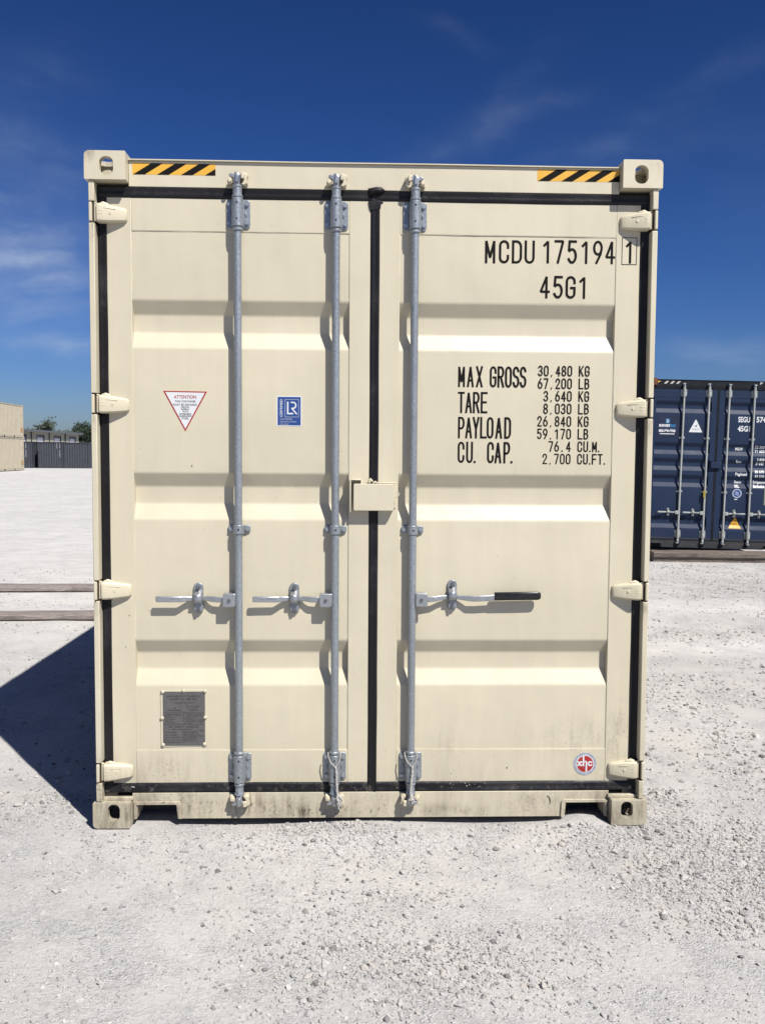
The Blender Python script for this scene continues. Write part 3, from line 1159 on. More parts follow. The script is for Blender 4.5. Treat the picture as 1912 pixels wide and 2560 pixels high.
        if s < 0:
            gasket_v(gm, -1.1625, .152, 2.752, .98)
            gasket_h(gm, 2.742, -1.182, -.0235, 1.08, 1)
            gasket_h(gm, .163, -1.182, -.0235, 1.0, -1)
            gasket_v(gm, -.0045, .125, 2.772, 1.03)
        else:
            gasket_v(gm, 1.1625, .152, 2.752, 1.0)
            gasket_h(gm, 2.742, .0145, 1.182, 1.08, 1)
            gasket_h(gm, .163, .0145, 1.182, 1.0, -1)
        gm.build('gasket', sp['gasket'], door, smooth=45)
        for zc in hz:
            hinge(door, s, zc, Fg)
    if sp.get('detail'):
        fl = MB()
        vs = [(-.034, .048, 2.770), (.000, .040, 2.7745), (.022, .038, 2.7735), (.040, .046, 2.762), (.020, .0495, 2.748), (-.008, .044, 2.751), (-.030, .050, 2.735), (-.004, .036, 2.762), (.014, .0375, 2.760)]
        fl.add(vs, [(0, 1, 7), (1, 2, 8, 7), (2, 3, 8), (3, 4, 8), (4, 5, 7, 8), (5, 6, 7), (6, 0, 7)])
        o = fl.build('gasket_flap', sp['gasket'], doors[0], smooth=50, fix=False)
        sm = o.modifiers.new('thick', 'SOLIDIFY')
        sm.thickness = .003
        nk = MB()  # dark patch built in for the shadow below the flap
        nk.prism([(-.033, 2.720), (.022, 2.722), (.020, 2.69), (-.024, 2.68), (-.029, 2.695)], .0500, .058)
        nk.prism([(.021, 2.720), (.032, 2.716), (.030, 2.712), (.0215, 2.711)], .053, .060)
        nk.build('flap_shadow_patch', sp['gasket'], doors[0], bevel=.002)
    # lock boxes over the meeting stiles
    z0, z1 = sp['lock']
    lb = MB()
    lb.box(-.1075, -.1015, .012, .0562, z0 - .008, z1 + .020)
    lb.box(-.1014, -.060, .012, .0562, z1 + .014, z1 + .020)
    lb.box(-.060, -.0525, .030, .0562, z0 - .012, z1 + .018)
    lb.build('lock_bracket', P, doors[0], bevel=.0025)
    bx = MB()
    hollow = rrect(-.0905, .084, z0, z1, .008)
    bx.prism(hollow, .0135, .019)
    bx.box(-.0885, .0835, .0195, .050, z1 - .0055, z1 - .0005)
    bx.box(-.030, .0835, .0195, .0562, z0 + .0005, z0 + .0055)
    bx.box(.0785, .084, .0195, .0562, z0 + .006, z1 - .006)
    bx.box(.0845, .094, .050, .0562, z0 + .01, z1 + .004)
    bx.box(.004, .090, .048, .0562, z1 + .0002, z1 + .0055)
    bx.build('lock_box', P, doors[1], bevel=.0045, seg=3)
    if sp.get('detail'):
        hk = MB()
        pts = [(.080, .030, z0 + .062), (.088, .026, z0 + .061), (.095, .022, z0 + .060), (.102, .020, z0 + .063), (.106, .020, z0 + .070), (.1075, .020, z0 + .080)]
        hk.tube(pts, .0022, 8)
        hk.build('seal_hook', P, doors[1], smooth=50)
        rg = MB()
        rg.tube([(-.020, .046, z1 + .004), (-.024, .044, z1 + .014), (-.019, .044, z1 + .020), (-.010, .046, z1 + .010)], .0055, 8)
        rg.tube([(-.006, .042, z1 + .003), (.004, .042, z1 + .008), (.010, .042, z1 + .005)], .004, 8)
        rg.build('paint_dribble', P, doors[1], smooth=60)
    rods = []
    for (x, d, hzz, fancy) in sp['rods']:
        rods.append(lock_rod(root, x, sp, d, hzz, fancy))
    return root, doors, rods, hd, sill


SHORT = [(.056, .024, .001, .025, .009), (.095, .026, .001, .025, .009), (.112, .030, .002, .025, .009), (.135, .040, .003, .022, .011), (.160, .043, .003, .019, .013),
         (.196, .043, .003, .019, .013), (.220, .038, .003, .022, .012), (.240, .025, .003, .025, .010), (.250, .020, .003, .0255, .010), (.350, .018, .004, .026, .010), (.357, .018, .004, .022, .009)]
LONG = [(.056, .022, .000, .025, .008), (.105, .026, .003, .024, .008), (.130, .034, .007, .022, .008), (.160, .042, .008, .019, .010), (.198, .042, .008, .019, .010),
        (.225, .036, .006, .022, .009), (.262, .024, .004, .0255, .008), (.300, .023, .005, .026, .008), (.372, .023, .009, .026, .008)]

RIBS = [(2.2935, 2.0895), (1.5535, 1.3505), (.8205, .6185)]
main_spec = dict(paint=M['cream'], forged=M['cream_forged'], cast={}, header=M['cream'], sill=M['cream'], gasket=M['rubber'],
                 galv=M['galv'], zinc=M['zinc'], bolt=M['zinc'], hinges=(2.647, 1.846, 1.0445, .243), ribs=RIBS, rib_depth=.0345, rib_slope=.060,
                 clamps=(1.311,), lock=(1.395, 1.512), rods=((-.586, -1, 1.004, 'short'), (-.169, -1, 1.004, 'short'), (.167, 1, 1.007, 'long')),
                 short_handle=SHORT, long_handle=LONG, detail=True)
main, doors, rods, header, sill = build_container('shipping_container', 'large cream shipping container filling the view, its closed doors facing the camera', main_spec)
doorL, doorR = doors

YP = .0588      # just proud of the door sheet
YF = .0560      # just proud of the door frame


# --- hazard tapes on the header
def hazard(x0, x1, z0, z1, y, base, ink, parent, n=4, period=None, slant=None):
    tp = MB().box(x0, x1, y, y + .0005, z0, z1).build('hazard_tape', base, parent)
    h = z1 - z0
    per = period or (x1 - x0) / 3.5
    sl = slant or h * 1.62
    w = per * .48
    for k in range(n):
        a = x0 + .003 + k * per
        pts = [(a, z0), (a + w, z0), (a + w + sl, z1), (a + sl, z1)]
        clip = []
        # clip on the right edge
        for i in range(4):
            p, q = pts[i], pts[(i + 1) % 4]
            if p[0] <= x1:
                clip.append(p)
            if (p[0] <= x1) != (q[0] <= x1):
                t = (x1 - p[0]) / (q[0] - p[0])
                clip.append((x1, p[1] + (q[1] - p[1]) * t))
        if len(clip) < 3:
            continue
        MB().prism(clip, y - .0006, y - .0001).build('stripe', ink, tp)
    return tp


hazard(-1.030, -.681, 2.815, 2.862, .0494, M['yellow'], M['black'], main, period=.1005)
hazard(.691, 1.0462, 2.815, 2.864, .0494, M['yellow'], M['black'], main, period=.1005)


# --- big markings on the right door
def marking(s, xs, z0, z1, cw, t, y=YP):
    mb = MB()
    stroke_text(mb, s, xs, z0, z1, cw, y, t)
    return mb.build('lettering', M['black'], doorR, fix=False)


def line(x, pitch, n):
    return [x + pitch * i for i in range(n)]


marking('MCDU', (.4715, .5315, .5875, .6425), 2.4665, 2.5655, .0445, .0104)
marking('175194', (.7200, .7720, .8285, .8870, .9400, .9935), 2.4690, 2.5690, .0430, .0104)
marking('1', (1.0795,), 2.4725, 2.5700, .040, .0104, YF - .0004)
bx = MB()
for (a, b, c, d) in ((1.065, 1.131, 2.5810, 2.5835), (1.065, 1.131, 2.4670, 2.4695), (1.065, 1.0675, 2.4696, 2.5809), (1.1285, 1.131, 2.4696, 2.5809)):
    bx.box(a, b, YF - .0006, YF, c, d)
bx.build('check_digit_box', M['black'], doorR)
marking('45G1', (.7105, .7690, .8240, .8800), 2.3195, 2.4165, .0440, .0104)
LT = .0090
for s, xs, z0, z1 in (('MAX', (.3610, .4000, .4390), 1.9335, 2.0250), ('GROSS', (.4990, .5330, .5660, .5990, .6300), 1.9335, 2.0250),
                      ('TARE', (.3610, .3935, .4270, .4610), 1.8210, 1.9135),
                      ('PAYLOAD', (.3630, .3950, .4270, .4600, .4890, .5270, .5660), 1.7115, 1.8050),
                      ('CU.', (.3630, .4000, .4330), 1.6040, 1.6970), ('CAP.', (.4920, .5250, .5640, .5950), 1.6040, 1.6970)):
    marking(s, xs, z0, z1, .0300, LT)
rows = [('30,480', 'KG'), ('67,200', 'LB'), ('3,640', 'KG'), ('8,030', 'LB'), ('26,840', 'KG'), ('59,170', 'LB'), ('76.4', 'CU.M.'), ('2,700', 'CU.FT.')]
for i, (a, u) in enumerate(rows):
    z1 = 2.0305 - i * .05475
    z0 = z1 - .0465
    xs = []
    x = .860 - .0215
    for ch in reversed(a):
        xs.append(x + (.006 if ch in ',.' else 0))
        x -= .0258
    marking(a, xs[::-1], z0, z1, .0215, .0060)
    xs = []
    x = .8890
    for ch in u:
        xs.append(x)
        x += .0125 if ch == '.' else .0262
    marking(u, xs, z0, z1, .0215, .0060)

# --- red triangle sticker
c0 = Vector((-.817, 1.848))
tri = MB().prism([(-.9110, 1.9065), (-.7230, 1.9045), (-.8170, 1.7330)], YP - .0004, YP + .0002)
tri = tri.build('warning_sticker', M['red'], doorL)
wh = MB().prism([(-.9015, 1.9012), (-.7325, 1.8993), (-.8170, 1.7445)], YP - .0010, YP - .0005).build('sticker_face', M['white'], tri)
yy = YP - .0016
label_text('ATTENTION', -.865, -.770, 1.8740, 1.8880, yy, M['red'], tri, .01)
label_text('THIS CONTAINER', -.861, -.772, 1.8575, 1.8660, yy, M['black'], tri)
label_text('MUST BE REPAIRED', -.868, -.766, 1.8430, 1.8515, yy, M['black'], tri)
label_text('ONLY', -.831, -.804, 1.8280, 1.8370, yy, M['black'], tri)
label_text('WITH', -.829, -.803, 1.8135, 1.8220, yy, M['black'], tri)
label_text('CORTEN', -.839, -.794, 1.7990, 1.8075, yy, M['black'], tri)
label_text('STEEL', -.833, -.801, 1.7845, 1.7930, yy, M['black'], tri)
fr = MB()
for (a, b, c, d) in ((-.8345, -.8005, 1.8255, 1.8395), (-.8425, -.7905, 1.7965, 1.8100)):
    fr.prism([(a, c), (b, c), (b, d), (a, d)], yy - .0001, yy, holes=[[(a + .0012, c + .0012), (b - .0012, c + .0012), (b - .0012, d - .0012), (a + .0012, d - .0012)]])
fr.build('word_frame', M['black'], tri)

# --- blue certificate sticker
x0, x1, z0, z1 = -.4245, -.3160, 1.7580, 1.8890
st = MB().box(x0, x1, YP - .0004, YP + .0002, z0, z1).build('certificate_sticker', M['white'], doorL)
MB().box(x0 + .0045, x1 - .0045, YP - .0010, YP - .0005, z0 + .0045, z1 - .0045).build('sticker_face', M['blue_print'], st)


def fit(px, pz):   # sticker's own layout units (0..1 across, 0..1 down)
    return x0 + px * (x1 - x0), z1 - pz * (z1 - z0)


fm = MB()
ax, az = fit(.325, .11)
bx_, bz = fit(.885, .70)
fm.prism([(ax, bz), (bx_, bz), (bx_, az), (ax, az)], yy - .0001, yy, holes=[[(ax + .0022, bz + .0022), (bx_ - .0022, bz + .0022), (bx_ - .0022, az - .0022), (ax + .0022, az - .0022)]])
fm.build('logo_frame', M['ring_blue'], st)
lg = MB()
stroke_text(lg, 'L', (fit(.415, 0)[0],), fit(0, .605)[1], fit(0, .19)[1], .0270, yy, .0062)
GLR = [[(.05, 1), (.32, 1)] + arc(.40, .74, .48, .26, 90, -90) + [(.10, .48), (.98, 0)]]
GL['_'] = GLR
stroke_text(lg, '_', (fit(.555, 0)[0],), fit(0, .605)[1], fit(0, .19)[1], .0285, yy - .0002, .0058)
lg.build('logo', M['white'], st, fix=False)
for s, px0, px1, p0, p1 in (('CONTAINER', .125, .625, .735, .79), ('CERTIFICATION', .125, .785, .825, .875), ('SCHEME', .125, .485, .91, .96)):
    a, c = fit(px0, p1)
    b, d = fit(px1, p0)
    label_text(s, a, b, c - .0, d, yy, M['ring_blue'], st, .008)
# vertical word, reading upwards
me = text_mesh('CERTIFIED', 0, 1, 0, 1, 0, .01)
a, c = fit(.135, .69)
b, d = fit(.235, .11)
co = np.empty(len(me.vertices) * 3, np.float32)
me.vertices.foreach_get('co', co)
co = co.reshape(-1, 3)
new = np.stack([b - (co[:, 2]) * (b - a), np.full(len(co), yy), c + co[:, 0] * (d - c)], 1)
me.vertices.foreach_set('co', new.astype(np.float32).ravel())
me.update()
link_mesh('lettering', me, M['white'], st)

# --- data plate
pl = MB().prism([(-.9330, .3440), (-.7310, .3470), (-.7305, .6000), (-.9335, .5975)], YP - .0025, YP + .0003).build('data_plate', M['cream'], doorL, bevel=.001)
px0, px1, pz0, pz1 = -.9235, -.7395, .3500, .5920
MB().box(px0, px1, YP - .0034, YP - .0026, pz0, pz1).build('plate_face', M['plate'], pl)
yp = YP - .0038


def pl_text(s, u0, u1, v, h, bold=.0):
    return label_text(s, px0 + u0 * (px1 - px0), px0 + u1 * (px1 - px0), pz1 - (v + h) * (pz1 - pz0), pz1 - v * (pz1 - pz0), yp, M['plate_ink'], pl, bold)


pl_text('APPROVED FOR TRANSPORT', .09, .91, .070, .033, .015)
pl_text('UNDER CUSTOMS SEAL', .16, .83, .122, .033, .015)
pl_text('CSC   SAFETY   APPROVAL', .12, .86, .635, .032, .015)
ln = MB()


def pl_bar(u0, u1, v0, v1):
    ln.box(px0 + u0 * (px1 - px0), px0 + u1 * (px1 - px0), yp - .0002, yp, pz1 - v1 * (pz1 - pz0), pz1 - v0 * (pz1 - pz0))


for v in (.385, .605):
    pl_bar(.02, .98, v, v + .005)
pl_bar(.495, .503, .392, .60)
pl_bar(.80, .805, .68, .97)
for (u, v, w) in ((.44, .735, .36), (.44, .780, .36), (.44, .825, .36), (.44, .87, .36), (.44, .915, .36)):
    pl_bar(u, u + w, v, v + .0035)
# unreadable small print: rows of worn word-length dashes
rp = random.Random(5)
for (u0, u1, v, h) in ((.28, .72, .20, .018), (.56, .88, .262, .018), (.57, .84, .297, .014), (.24, .33, .295, .018), (.10, .44, .335, .02), (.62, .84, .335, .02), (.05, .46, .415, .02),
                       (.05, .22, .45, .012), (.05, .26, .48, .012), (.05, .29, .51, .012), (.05, .24, .54, .012), (.05, .32, .57, .012), (.53, .96, .405, .018), (.56, .95, .44, .018),
                       (.53, .78, .48, .018), (.53, .96, .515, .018), (.53, .96, .55, .018), (.53, .72, .58, .012), (.22, .68, .69, .018),
                       (.03, .35, .745, .018), (.03, .34, .792, .018), (.03, .38, .838, .018), (.03, .40, .885, .018), (.03, .40, .93, .018), (.86, .96, .71, .018), (.84, .97, .81, .018),
                       (.47, .76, .75, .014), (.47, .76, .795, .014), (.47, .76, .84, .014), (.47, .76, .885, .014)):
    u = u0
    while u < u1:
        w = rp.uniform(.012, .03)
        pl_bar(u, min(u + w, u1), v + rp.uniform(0, .003), v + h * rp.uniform(.7, 1))
        u += w + rp.uniform(.006, .014)
ln.build('small_print', M['plate_ink'], pl)
riv = MB().lathe_z(0, 0, [(0, .0085), (.002, .0085), (.0045, .0065), (.0055, .003)], 14)
rm = riv.mesh('rivet', smooth=50)
rm.transform(Matrix.Rotation(R(90), 4, 'X'))
for (x, z) in ((-.924, .591), (-.832, .596), (-.739, .594), (-.927, .474), (-.738, .476), (-.924, .354), (-.742, .357)):
    place(rm, 'rivet', M['cream_forged'], pl, x, YP - .0034, z)

# --- round factory emblem
em = MB().prism(circle(.951, .2600, .0515, 40), YF - .0006, YF + .0002).build('round_emblem', M['ring_blue'], doorR)
MB().prism(circle(.951, .2600, .0400, 40), YF - .0012, YF - .0007).build('emblem_ring', M['white'], em)
MB().prism(circle(.951, .2600, .0370, 40), YF - .0018, YF - .0013).build('emblem_disc', M['red'], em)
lg = MB()
GL['c'] = [arc(.5, .5, .5, .5, 40, 320, 14)]
GL['v'] = [arc(.5, .5, .5, .5, 130, -130, 14)]
ye = YF - .0024
stroke_text(lg, 'v', (.9135,), .2500, .2735, .0125, ye, .0055)
stroke_text(lg, 'c', (.9250,), .2500, .2735, .0150, ye - .0001, .0055)
stroke_text(lg, 'c', (.9630,), .2500, .2735, .0220, ye, .0065)
lg.add([(a, ye - .0003, b) for a, b in ((.9400, .2500), (.9470, .2500), (.9470, .2965), (.9400, .2975))], [(0, 1, 2, 3)])
lg.add([(a, ye - .0003, b) for a, b in ((.9535, .2240), (.9605, .2245), (.9605, .2700), (.9535, .2700))], [(0, 1, 2, 3)])
lg.add([(a, ye - .0004, b) for a, b in ((.9472, .2690), (.9533, .2690), (.9600, .2700), (.9570, .2740), (.9472, .2745))], [(0, 1, 2, 3, 4)])
lg.build('emblem_letters', M['white'], em, fix=False)
dots = MB()
for k in range(34):
    a = 2 * PI * k / 34
    if k % 9 == 8:
        continue
    cx, cz = .951 + .0458 * math.cos(a), .2600 + .0458 * math.sin(a)
    w = .0016 + .0008 * ((k * 7) % 3)
    dots.add([(cx - w, YF - .0009, cz - w), (cx + w, YF - .0009, cz - w), (cx + w, YF - .0009, cz + w), (cx - w, YF - .0009, cz + w)], [(0, 1, 2, 3)])
dots.build('emblem_rim_print', plain('rim_print', (.33, .36, .44), .5), em, fix=False)

# --- scuffs: small chips and a scrape, real flakes a fraction of a millimetre proud
rs = random.Random(3)
sc = MB()
for (x, z, w, y) in ((-.79, 1.585, .007, YP), (-.98, .95, .004, YP), (-.41, 1.78, .003, YP), (-1.065, .93, .005, YF), (-1.082, .79, .005, YF), (-.26, 1.43, .004, YP), (.14, 1.33, .003, YP), (-.67, 1.45, .003, .0869),
                     (-.43, 1.45, .003, .0869), (.35, .22, .004, YF), (.60, .245, .008, YF), (-1.0, .99, .003, YP), (.62, 1.1, .003, YP)):
    a0 = rs.random() * PI
    pts = [(x + w * rs.uniform(.3, 1) * math.cos(a0 + 2 * PI * k / 7) * .7, z + w * rs.uniform(.4, 1) * math.sin(a0 + 2 * PI * k / 7)) for k in range(7)]
    sc.prism(pts, y - .0004, y + .0001)
sc.build('paint_chip', plain('chip_grey', (.30, .27, .22), .7, vary=.3, scale=200), main)
sw = MB()
sw.tube([(.782, .0495, .118), (.790, .0493, .112), (.795, .0493, .100), (.796, .0494, .088), (.791, .0496, .074)], [.0008, .0022, .0028, .002, .0007], 6)
sw.tube([(.780, .0495, .113), (.792, .0493, .113)], .0015, 6)
sw.build('scrape_mark', plain('scrape_brown', (.16, .12, .08), .8), sill)
ms = MB()
for (x, z, w) in ((.345, .175, .0028), (.352, .158, .0018), (.360, .170, .0016), (.412, .178, .0040), (.420, .165, .0045), (.432, .170, .0030), (.455, .172, .0016), (.470, .158, .0020), (.478, .162, .0026), (-.165, .157, .002),
                  (.31, .163, .0016), (-1.06, .168, .0045), (-1.052, .167, .0045), (-1.10, .166, .002), (-.08, .160, .002), (.50, .176, .0018)):
    pts = [(x + w * rs.uniform(.5, 1) * math.cos(2 * PI * k / 8), z + w * rs.uniform(.4, .9) * math.sin(2 * PI * k / 8)) for k in range(8)]
    ms.prism(pts, .0462, .056)
ms.build('mud_fleck', plain('pale_mud', (.42, .40, .35), .9), doorR)


# --- cords looped round the two lower guides
def cord(name, label, xr, knot_dx, seed):
    rr = random.Random(seed)
    mb = MB()

    def rope(pts, r=.0024, tw=1.0):
        pts = [Vector(p) for p in pts]
        seg = []
        for i in range(len(pts) - 1):
            for k in range(10):
                seg.append(pts[i].lerp(pts[i + 1], k / 10))
        seg.append(pts[-1])
        ln_ = 0
        for ph in (0, PI):
            out = []
            ln_ = 0
            for i, p in enumerate(seg):
                if i:
                    ln_ += (p - seg[i - 1]).length
                a = ph + ln_ * 2 * PI / .012
                out.append(p + Vector((math.cos(a), math.sin(a), 0)) * r * .62)
            mb.tube(out, r * .72, 6)
    yb = -.004
    rope([(xr - .0275, .010, .333), (xr - .027, .003, .315), (xr - .015, yb, .290), (xr + .004, yb - .001, .272)])
    rope([(xr + .0275, .010, .333), (xr + .0275, .003, .315), (xr + .020, yb, .290), (xr + .006, yb - .001, .272)])
    kx = xr + knot_dx
    rope([(xr + .004, yb - .002, .273), (xr + .008 + knot_dx * .3, yb - .003, .245), (xr + knot_dx * .6 + .003, yb - .003, .200), (kx, yb - .001, .150)], .0034)
    rope([(xr + .006, yb - .004, .273), (xr + .004 + knot_dx * .3, yb - .006, .245), (xr + knot_dx * .6, yb - .006, .200), (kx - .003, yb - .004, .150)], .0034)
    # frayed knot
    for k in range(9):
        p = Vector((kx + rr.uniform(-.004, .004), yb - .004 + rr.uniform(-.004, .004), .150 - k * .002))
        pts = [p]
        for j in range(5):
            p = p + Vector((rr.uniform(-.006, .007), rr.uniform(-.004, .003), rr.uniform(-.013, -.002)))
            pts.append(p)
        mb.tube(pts, [.0034, .0045, .004, .004, .003, .0016], 6)
    o = mb.build(name, M['rope'], None, smooth=60)
    tag(o, label, 'cord', 'cords tied to the locking bars')
    return o


cord('tie_cord', 'twisted white cord looped on the middle locking bar, its knot hanging to the right', -.169, .016, 2)
cord('tie_cord', 'twisted white cord hanging straight down over the locking bar of the right door', .167, .000, 5)

# ------------------------------------------------------------------ navy container on the right
BR = [(2.515, 2.315), (1.812, 1.612), (1.543, 1.340), (1.262, 1.060), (.556, .352)]
bshort = SHORT
navy_spec = dict(paint=M['navy'], forged=M['navy'], cast={(-1, True): M['orange_rust']}, header=M['navy_black'], sill=plain('sooty_sill', (.035, .037, .042), .7, vary=.4, scale=4), gasket=M['navy_black'],
                 galv=M['rod_grey'], zinc=M['rod_grey'], bolt=M['rod_grey'], hinges=(2.60, 1.80, 1.05, .28), ribs=BR, rib_depth=.034, rib_slope=.064,
                 clamps=(1.894, .984), lock=(1.395, 1.495), rods=((-.586, -1, .624, 'short'), (-.168, -1, .624, 'short'), (.168, 1, .624, 'short'), (.586, 1, .624, 'short')),
                 short_handle=SHORT, long_handle=LONG)
navy, nd, nrods, nheader, nsill = build_container('shipping_container', 'navy blue shipping container with grey locking bars, at the right edge', navy_spec,
                                                  (6.0254, 11.2051, .0699), -.0796, .01997)
nR, nL = nd[1], nd[0]
# white-striped tapes on the black header
tp = MB().box(-1.03, -.66, .0494, .0499, 2.803, 2.850).build('hazard_tape', M['navy_black'], navy)
for k in range(4):
    a = -1.028 + k * .100
    pts = [(a, 2.804), (a + .040, 2.804), (a + .082, 2.849), (a + .042, 2.849)]
    if k == 0:
        pts = [(a, 2.815), (a, 2.849), (a + .05, 2.849)]
    MB().prism(pts, .0488, .0493).build('stripe', M['yellow'] if k == 0 else M['hz_white'], tp)
tp = MB().box(.672, 1.04, .0494, .0499, 2.805, 2.860).build('hazard_tape', M['navy_black'], navy)
for k in range(4):
    a = .672 + k * .100
    pts = [(a, 2.806), (a + .040, 2.806), (a + .088, 2.859), (a + .048, 2.859)] if k else [(a, 2.815), (a, 2.859), (a + .055, 2.859)]
    MB().prism(pts, .0488, .0493).build('stripe', M['hz_white'], tp)
wm = M['white']


def nav(s, x0, x1, z0, z1, bold=.03, mat=None, par=None, y=YP):
    return label_text(s, x0, x1, z0, z1, y, mat or wm, par or nR, bold)


nav('SEGU', .342, .540, 2.181, 2.276)
nav('574', .646, .808, 2.184, 2.281)
nav('45G1', .341, .548, 2.026, 2.122)


def rib_y(z):
    for (a, b) in BR:
        if b <= z <= a:
            if z > a - .064:
                return YP + .034 * (a - z) / .064
            if z < b + .0736:
                return YP + .034 * (z - b) / .0736
            return YP + .034
    return YP


def drape(o):
    """lay printed letters on to the ribbed sheet"""
    me = o.data
    bm = bmesh.new()
    bm.from_mesh(me)
    zs = sorted({round(v, 4) for (a, b) in BR for v in (a, a - .064, b + .0736, b)})
    for z in zs:
        bmesh.ops.bisect_plane(bm, geom=bm.verts[:] + bm.edges[:] + bm.faces[:], plane_co=(0, 0, z), plane_no=(0, 0, 1))
    for v in bm.verts:
        off = v.co.y - YP
        v.co.y = rib_y(v.co.z) + off - .003
    bm.to_mesh(me)
    bm.free()
    return o


for s, a, b, c, d in (('MGW', .327, .456, 1.703, 1.757), ('32 500', .650, .815, 1.744, 1.791), ('71 650', .654, .818, 1.674, 1.721), ('Tare', .338, .432, 1.491, 1.539), ('3 830', .688, .812, 1.532, 1.580),
                      ('8 440', .680, .812, 1.462, 1.512), ('Payload', .339, .532, 1.262, 1.328), ('28 670', .659, .818, 1.325, 1.373), ('63 210', .663, .820, 1.254, 1.300), ('Seaco', .334, .454, 1.144, 1.192),
                      ('SRL.', .337, .422, 1.073, 1.120), ('Bridgetown', .649, .860, 1.133, 1.198), ('Barbados', .653, .840, 1.078, 1.127)):
    drape(nav(s, a, b, c, d))
# sign sticker
sg = MB().box(-1.000, -.640, YP - .0004, YP + .0002, 1.900, 2.272).build('sign_sticker', M['sign_navy'], nL)
ys = YP - .001
MB().prism(rrect(-.868, -.792, 2.135, 2.216, .010), ys - .0004, ys, holes=[rrect(-.862, -.798, 2.141, 2.210, .007)]).build('logo_frame', M['sign_cyan'], sg)
nav('B', -.853, -.808, 2.146, 2.205, .05, plain('sky_print', (.45, .68, .85), .4), sg, ys - .0005)
nav('BUDGET', -.975, -.792, 2.075, 2.120, .06, wm, sg, ys)
nav('BOX', -.788, -.695, 2.075, 2.120, .06, M['sign_cyan'], sg, ys)
nav('800-790-9700', -.978, -.698, 1.985, 2.030, .06, wm, sg, ys)
MB().box(-.958, -.712, ys - .0003, ys, 1.950, 1.964).build('web_line', wm, sg)
MB().box(-.955, -.710, ys - .0003, ys, 2.045, 2.053).build('tagline', plain('dull_blue_print', (.10, .14, .27), .5), sg)
# white triangle with bird
tw = MB().prism([(-.472, 2.000), (-.466, 1.994), (-.256, 1.994), (-.250, 2.000), (-.354, 2.204), (-.362, 2.208), (-.370, 2.204)], YP - .0006, YP + .0002).build('triangle_sticker', wm, nL)
bd = MB()
bd.add([(x, YP - .0012, z) for x, z in ((-.405, 2.110), (-.370, 2.098), (-.352, 2.078), (-.346, 2.100), (-.336, 2.135), (-.352, 2.112), (-.372, 2.106))], [(0, 1, 6), (1, 2, 3), (1, 3, 5, 6), (3, 4, 5)])
bd.build('bird_emblem', plain('dark_green_print', (.04, .07, .05), .5), tw, fix=False)
MB().box(-.425, -.300, YP - .0012, YP - .0007, 2.040, 2.052).build('small_print', plain('pale_print', (.5, .52, .5), .5), tw)
# round emblem
ne = MB().prism(circle(.384, .975, .0790, 36), YP - .0006, YP + .0002).build('round_emblem', M['ring_blue'], nR)
MB().prism(circle(.384, .975, .0600, 36), YP - .0012, YP - .0007).build('emblem_disc', M['blue_print'], ne)
be = MB()
stroke_text(be, '3', (.348,), .950, 1.008, .032, YP - .0018, .010)
stroke_text(be, 'S', (.380,), .938, 1.000, .034, YP - .0019, .010)
be.build('emblem_letters', M['ring_blue'], ne, fix=False)
MB().box(.343, .395, YP - .0005, YP, .866, .880).build('small_print', wm, nR)
# yellow triangle over the lowest rib
ty = MB()
zs = [.562, .556, .492, .4256, .375]
vs = []
for z in zs:
    f = (.562 - z) / (.562 - .372)
    w = .004 + .106 * f
    vs += [(.378 - w, rib_y(z) - .0010, z), (.378 + w, rib_y(z) - .0010, z)]
ty.add(vs, [(i * 2, i * 2 + 1, i * 2 + 3, i * 2 + 2) for i in range(len(zs) - 1)])
ty = ty.build('warning_sticker', M['warn_yellow'], nR, fix=False)
MB().box(.335, .412, rib_y(.45) - .0016, rib_y(.45) - .0011, .445, .456).build('small_print', plain('brown_print', (.2, .09, .02), .5), ty)
MB().box(-.197, -.160, -.002, .002, .892, 1.010).build('yellow_tag', plain('tag_yellow', (.42, .33, .03), .5), nrods[1])
MB().box(.838, .998, YP - .002, YP + .0002, .785, 1.062).build('data_plate', M['pale_green'], nR)
for (s, a, b, c, d) in (('2 9 1 1', -.42, -.20, .055, .098), ('2 5 7 3', .29, .53, .062, .105)):
    nav(s, a, b, c, d, -.01, plain('faint_chalk', (.12, .12, .13), .9), nsill, .0493)


# ------------------------------------------------------------------ ground
def smooth(a, b, v):
    t = np.clip((v - a) / (b - a), 0, 1)
    return t * t * (3 - 2 * t)


def fbm(x, y, seed, scale, octv=3):
    """cheap value noise on arrays"""
    out = np.zeros_like(x)
    amp = 1.
    for o in range(octv):
        xs, ys = x * scale * 2 ** o + seed * 13.7, y * scale * 2 ** o + seed * 7.1
        xi, yi = np.floor(xs), np.floor(ys)
        fx, fy = xs - xi, ys - yi
        fx, fy = fx * fx * (3 - 2 * fx), fy * fy * (3 - 2 * fy)

        def h(a, b):
            return np.modf(np.abs(np.sin(a * 127.1 + b * 311.7 + seed * 74.7) * 43758.5453))[0]
        v = (h(xi, yi) * (1 - fx) + h(xi + 1, yi) * fx) * (1 - fy) + (h(xi, yi + 1) * (1 - fx) + h(xi + 1, yi + 1) * fx) * fy
        out += (v - .5) * amp
        amp *= .5
    return out


